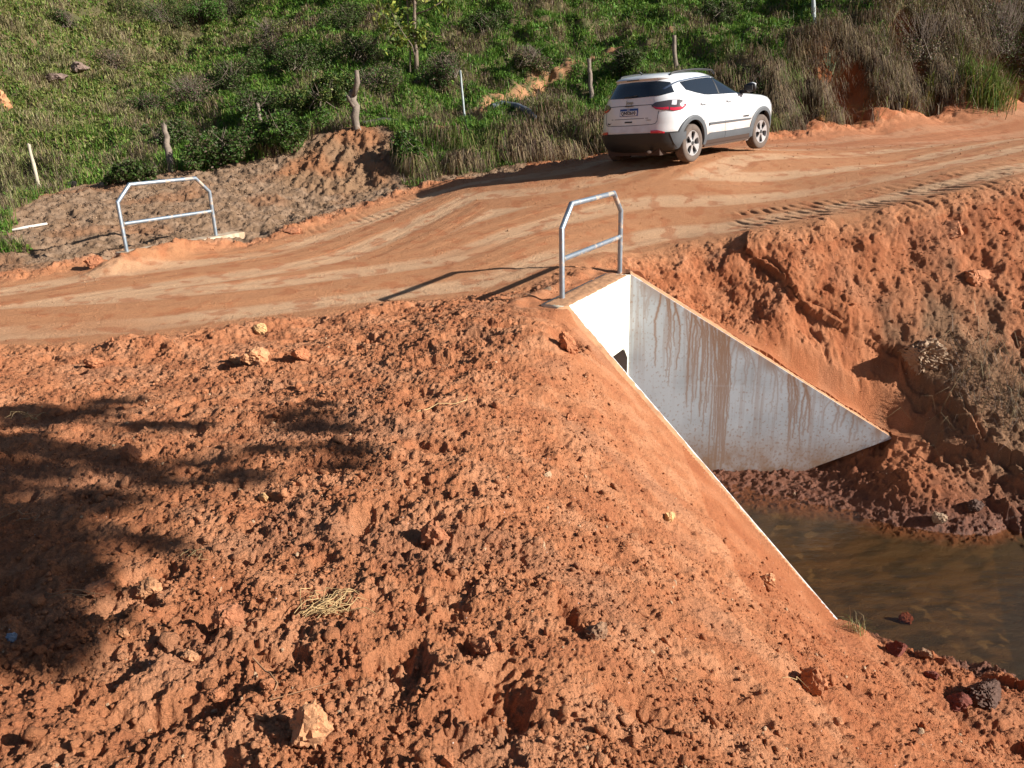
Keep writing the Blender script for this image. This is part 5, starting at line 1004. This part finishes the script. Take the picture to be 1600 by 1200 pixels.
tuft(1452, 152, 40, .8, .05, 'spiky yellowish-green plant growing out of the cut bank', OLIVE, 8, .6, spread=.08, d0=15, cat='plant', name='spiky_plant')
tuft(1298, 112, 10, .5, .05, 'few pale drooping leaves in a dark hollow of the cut bank right of the car', [(.35, .42, .25)], 9, .9, spread=.05, d0=15, cat='plant', name='drooping_plant')
tuft(1550, 590, 240, .35, .006, 'tangle of dry roots and grass on the far slope right of the boulder', STRAW+MAUVE, 10, 1.5, spread=.28, d0=5, matl=DRY, cat='root tangle', name='root_tangle')
tuft(1590, 640, 160, .3, .006, 'second tangle of dry roots at the right edge of the far slope, lower down', STRAW+MAUVE, 14, 1.5, spread=.15, d0=5, matl=DRY, cat='root tangle', name='root_tangle')
tuft(1500, 600, 120, .22, .006, 'thin root hairs on the brown soil patch just below the boulder', MAUVE, 12, 1.5, spread=.16, d0=5, matl=DRY, cat='root tangle', name='root_tangle')
# ------------------------------------------------------------------ shrubs on the hill
def shrub(u, v, wpx, hpx, label, cols, seed, n_=5000, leaf=.075, twigs=40, d0=14, name='shrub', dens_twig=STRAW):
    q, d = hit(u, v+hpx*.4, d0); W = wpx*d/FP/2; Hh_ = hpx*d/FP; r_ = np.random.default_rng(seed); nc = 22
    Hh_ *= .82; cols = list(cols)+[(.060, .115, .020), (.08, .12, .03), (.11, .10, .05)]*(1 if cols[0] in MAUVE else 2)
    cs = np.c_[r_.normal(0, .42, nc), r_.normal(0, .35, nc), r_.uniform(.15, .8, nc)]*np.array([W, W, Hh_]); cr = r_.uniform(.16, .38, nc)*min(W, Hh_*1.2)
    pk = r_.integers(0, nc, n_); dd = r_.normal(size=(n_, 3)); dd /= np.linalg.norm(dd, axis=1)[:, None]; P_ = cs[pk]+dd*(cr[pk]*r_.uniform(.3, 1.0, n_)**.4)[:, None]; P_[:, 2] = np.maximum(P_[:, 2], .02)
    zb_ = TZ(q[0]+P_[:, 0], q[1]+P_[:, 1])-q[2]; P_[:, 2] += zb_*.7
    root = empty(name, q, label, 'shrub')
    V, F = leaves(P_, leaf, seed, .2); npmesh('foliage', V, F, LEAF, root, smooth=False, attrs={'Col': np.repeat(pal(n_, cols, seed), 4, 0)})
    b = MB(); R_r = random.Random(seed)
    for i in range(int(twigs*.4)):
        a_ = R_r.uniform(0, 6.28); L = R_r.uniform(.6, 1.25); e = Vector((math.cos(a_)*W*.9*L*R_r.random(), math.sin(a_)*W*.7*L*R_r.random(), Hh_*R_r.uniform(.5, 1.1))); m_ = e*.5+Vector((R_r.gauss(0, .1), R_r.gauss(0, .1), .1)); b.tube([Vector((R_r.gauss(0, W*.2), R_r.gauss(0, W*.2), 0)), m_, e], [.014, .009, .003], 4, cap=False)
    b.build('twigs', TWIG2, root, smooth=True); return root
TWIG2 = mat('grey_twig', (.17, .13, .10), .85)
DKG = [(.045, .10, .018), (.06, .13, .022), (.035, .08, .015)]
shrub(345, 232, 110, 62, 'dark twiggy shrub between the two brown fence posts left of the scraped bank', DKG+[(.16, .11, .08)], 51, 9000)
shrub(440, 205, 120, 70, 'green shrub overhanging the dark hollow left of the gnarled post', DKG+GREEN[:2], 52, 9000)
shrub(300, 140, 105, 48, 'grey bare-twigged bush on the shadowed ridge of the left hillside', MAUVE+DKG[:1], 53, 3500, .06, 220)
shrub(238, 165, 60, 40, 'small dark bush at the lower end of the shadowed ridge', MAUVE+DKG, 54, 2500, .06, 120)
shrub(318, 18, 75, 42, 'bright leafy green bush at the top of the picture left of centre', [(.10, .26, .03), (.07, .19, .02)], 55, 9000, .10)
shrub(500, 150, 110, 50, 'broad dark green thicket above the gnarled fence post', DKG+OLIVE, 56, 9000)
shrub(585, 130, 110, 50, 'brownish dry thicket below the sapling', MAUVE+OLIVE[:1]+DKG, 57, 6000, .06, 160)
shrub(700, 105, 80, 44, 'dry brown bush right of the sapling', MAUVE+DKG, 58, 5000, .06, 160)
shrub(825, 88, 70, 38, 'round reddish-brown dry bush on the hill above the white-painted post', MAUVE+STRAW[:1]+DKG[:1], 59, 5000, .06, 180)
shrub(420, 45, 90, 34, 'low dry bush beside the bright leafy bush', MAUVE+OLIVE, 60, 5000, .06, 140)
shrub(180, 95, 70, 34, 'mauve dry bush among the rock outcrops of the left hillside', MAUVE+STRAW, 61, 3500, .06, 160)
shrub(105, 30, 40, 34, 'small dark bush near the top left corner', MAUVE+DKG, 62, 2500, .07, 100)
shrub(420, 72, 60, 34, 'scrubby bush on the crest of the shadowed ridge', MAUVE+DKG+STRAW[:1], 63, 3000, .06, 140)
shrub(640, 235, 70, 60, 'leafy green shrub at the right end of the scraped bank', DKG+GREEN, 64, 6000, .07)
shrub(1440, 60, 150, 90, 'dry grey-brown bush hanging from the top of the cut bank', MAUVE+STRAW, 65, 6000, .06, 300)
shrub(1560, 45, 120, 100, 'dark purplish dry bush at the top right corner', MAUVE+[(.07, .05, .05)], 66, 6000, .06, 300)
for i_, (u, v, a_, b_, lab) in enumerate(((205, 268, 70, 44, 'low dark scrub added for shade just above the post behind the farther railing'), (265, 212, 80, 50, 'dark scrub added to shade the ridge, halfway down'), (360, 118, 90, 50, 'dark scrub added to shade the ridge, halfway up'), (470, 92, 90, 46, 'dark scrub added to shade the ridge near its upper end'), (400, 168, 100, 50, 'dark green brush above the thin reddish post'), (560, 80, 90, 44, 'dark green brush left of the sapling trunk'), (540, 30, 110, 44, 'dark brush left of the sapling leaves at the top'), (250, 15, 120, 50, 'dark thicket added to shade the gully at the top left'), (360, 5, 110, 46, 'dark thicket added for shade behind the bright leafy bush'), (980, 95, 70, 34, 'dark green brush on the slope above the car'), (760, 40, 80, 30, 'low dark brush on the upper slope right of the sapling'), (1130, 20, 90, 30, 'low dark brush at the top right of centre'), (1180, 130, 70, 50, 'brown and green brush on the bank just right of the car roof'))):
    shrub(u, v, a_, b_, lab, [(.035, .065, .014), (.05, .085, .018), (.07, .06, .035)], 100+i_, 4500, .075, 70)  # brush along the ridge and in the gully is added to cast shade
# ------------------------------------------------------------------ sapling
q, d = hit(651, 112, 14); sap = empty('sapling', q, 'thin young tree with yellow-green heart-shaped leaves on the hillside above the fence', 'tree')
def rel(u, v, dd=0): return Vector(EYE+ray(u, v)*(d+dd))-Vector(q)
b = MB(); b.tube([(0, 0, -.1), rel(650, 80), rel(647, 45), rel(648, 10), rel(646, -40), rel(643, -130)], [.085, .075, .065, .055, .05, .02], 8); b.build('trunk', BARK, sap, smooth=True)
b = MB(); b.tube([rel(645, 108)-Vector((.1, 0, .1)), rel(641, 75, .1), rel(638, 40, .1), rel(636, 0, .1), rel(634, -60)], [.04, .035, .03, .025, .01], 6); b.build('stem', BARK, sap, smooth=True)
b = MB(); b.tube([rel(650, 22), rel(668, 16), rel(688, 4), rel(705, -18)], [.03, .025, .02, .008], 6); b.build('branch', BARK, sap, smooth=True)
b = MB(); b.tube([rel(649, 90), rel(643, 70, -.2), rel(630, 52, -.3), rel(617, 30, -.3), rel(606, 5, -.3)], [.03, .025, .018, .014, .006], 6); b.build('branch', BARK, sap, smooth=True)
r_ = np.random.default_rng(77); Pc = []; 
for (u, v, s_, n_) in ((625, 58, .38, 70), (612, 35, .35, 60), (640, 50, .3, 40), (660, 52, .22, 30), (605, 15, .4, 60), (655, 65, .2, 26), (625, 70, .25, 30), (690, 5, .3, 40), (640, -20, .8, 160), (660, -70, .9, 200), (620, -60, .9, 200), (648, 48, .2, 20)): Pc.append(np.array(rel(u, v, -.1))[None]+r_.normal(0, s_*.6, (n_, 3)))
Pc = np.concatenate(Pc); V, F = leaves(Pc, .17, 78, -.1); V = Pc.repeat(4, 0)+(V-Pc.repeat(4, 0))*np.array([1, 1, 1.15]); npmesh('foliage', V, F, LEAF, sap, smooth=False, attrs={'Col': np.repeat(pal(len(Pc), [(.20, .24, .035), (.27, .28, .05), (.11, .16, .03), (.06, .09, .02)], 79), 4, 0)})
# ------------------------------------------------------------------ the tree beside the viewer, whose shade falls on the soil at left
tb = np.array([9.2, -4.2]); tz_ = float(TZ(tb[0], tb[1])[0]); tree = empty('shade_tree', (tb[0], tb[1], tz_), 'tree beside the viewer, outside the frame, casting dappled shade', 'tree')
targets = [(120, 640, .26), (60, 655, .24), (215, 665, .20), (110, 705, .24), (40, 735, .24), (165, 775, .20), (262, 745, .16), (75, 800, .24), (50, 870, .22), (105, 835, .22), (30, 920, .22), (60, 965, .2), (30, 1010, .18), (95, 1010, .12), (470, 645, .15), (505, 665, .15), (535, 700, .13), (380, 742, .14), (255, 840, .14), (330, 715, .12), (120, 905, .14), (-60, 700, .4), (-90, 850, .4), (-60, 950, .3), (-150, 780, .6), (545, 725, .08), (190, 620, .18), (500, 630, .08), (20, 640, .2), (420, 700, .10), (300, 660, .11), (200, 720, .2), (0, 690, .16)]
Pl = []; tips = []; r_ = np.random.default_rng(91)
for i, (u, v, s_) in enumerate(targets):
    s_ = s_*.60
    g_, _dd = march(u, v, macro); c_ = g_+SUN*r_.uniform(10.2, 11.6); tips.append(c_); n_ = int(950*s_*s_/.0625*.70)+45; Pl.append(c_+r_.normal(0, s_*.52, (n_, 3)))
for i in range(26):
    c_ = np.array([tb[0], tb[1], tz_])+np.array([r_.normal(.4, 1.6), r_.uniform(-3.5, -.8), r_.uniform(5.0, 8)]); tips.append(c_); Pl.append(c_+r_.normal(0, .45, (260, 3)))
Pl = np.concatenate(Pl)-np.array([tb[0], tb[1], tz_]); V, F = leaves(Pl, .10, 92, .1); npmesh('foliage', V, F, LEAF, tree, smooth=False, attrs={'Col': np.repeat(pal(len(Pl), GREEN+DKG, 93), 4, 0)})
fork = Vector((.0, .4, 7.4)); b = MB(); b.tube([(0, 0, -.2), (.05, -.05, 2.2), (-.03, .12, 4.8), fork], [.20, .17, .14, .09], 12); b.build('trunk', BARK, tree, smooth=True)
b = MB()
for t_ in tips[::2]:
    e = Vector(t_)-Vector((tb[0], tb[1], tz_)); b.tube([fork, fork.lerp(e, .45)+Vector((0, 0, .3)), e], [.04, .02, .006], 6, cap=False)
b.build('branches', BARK, tree, smooth=True)
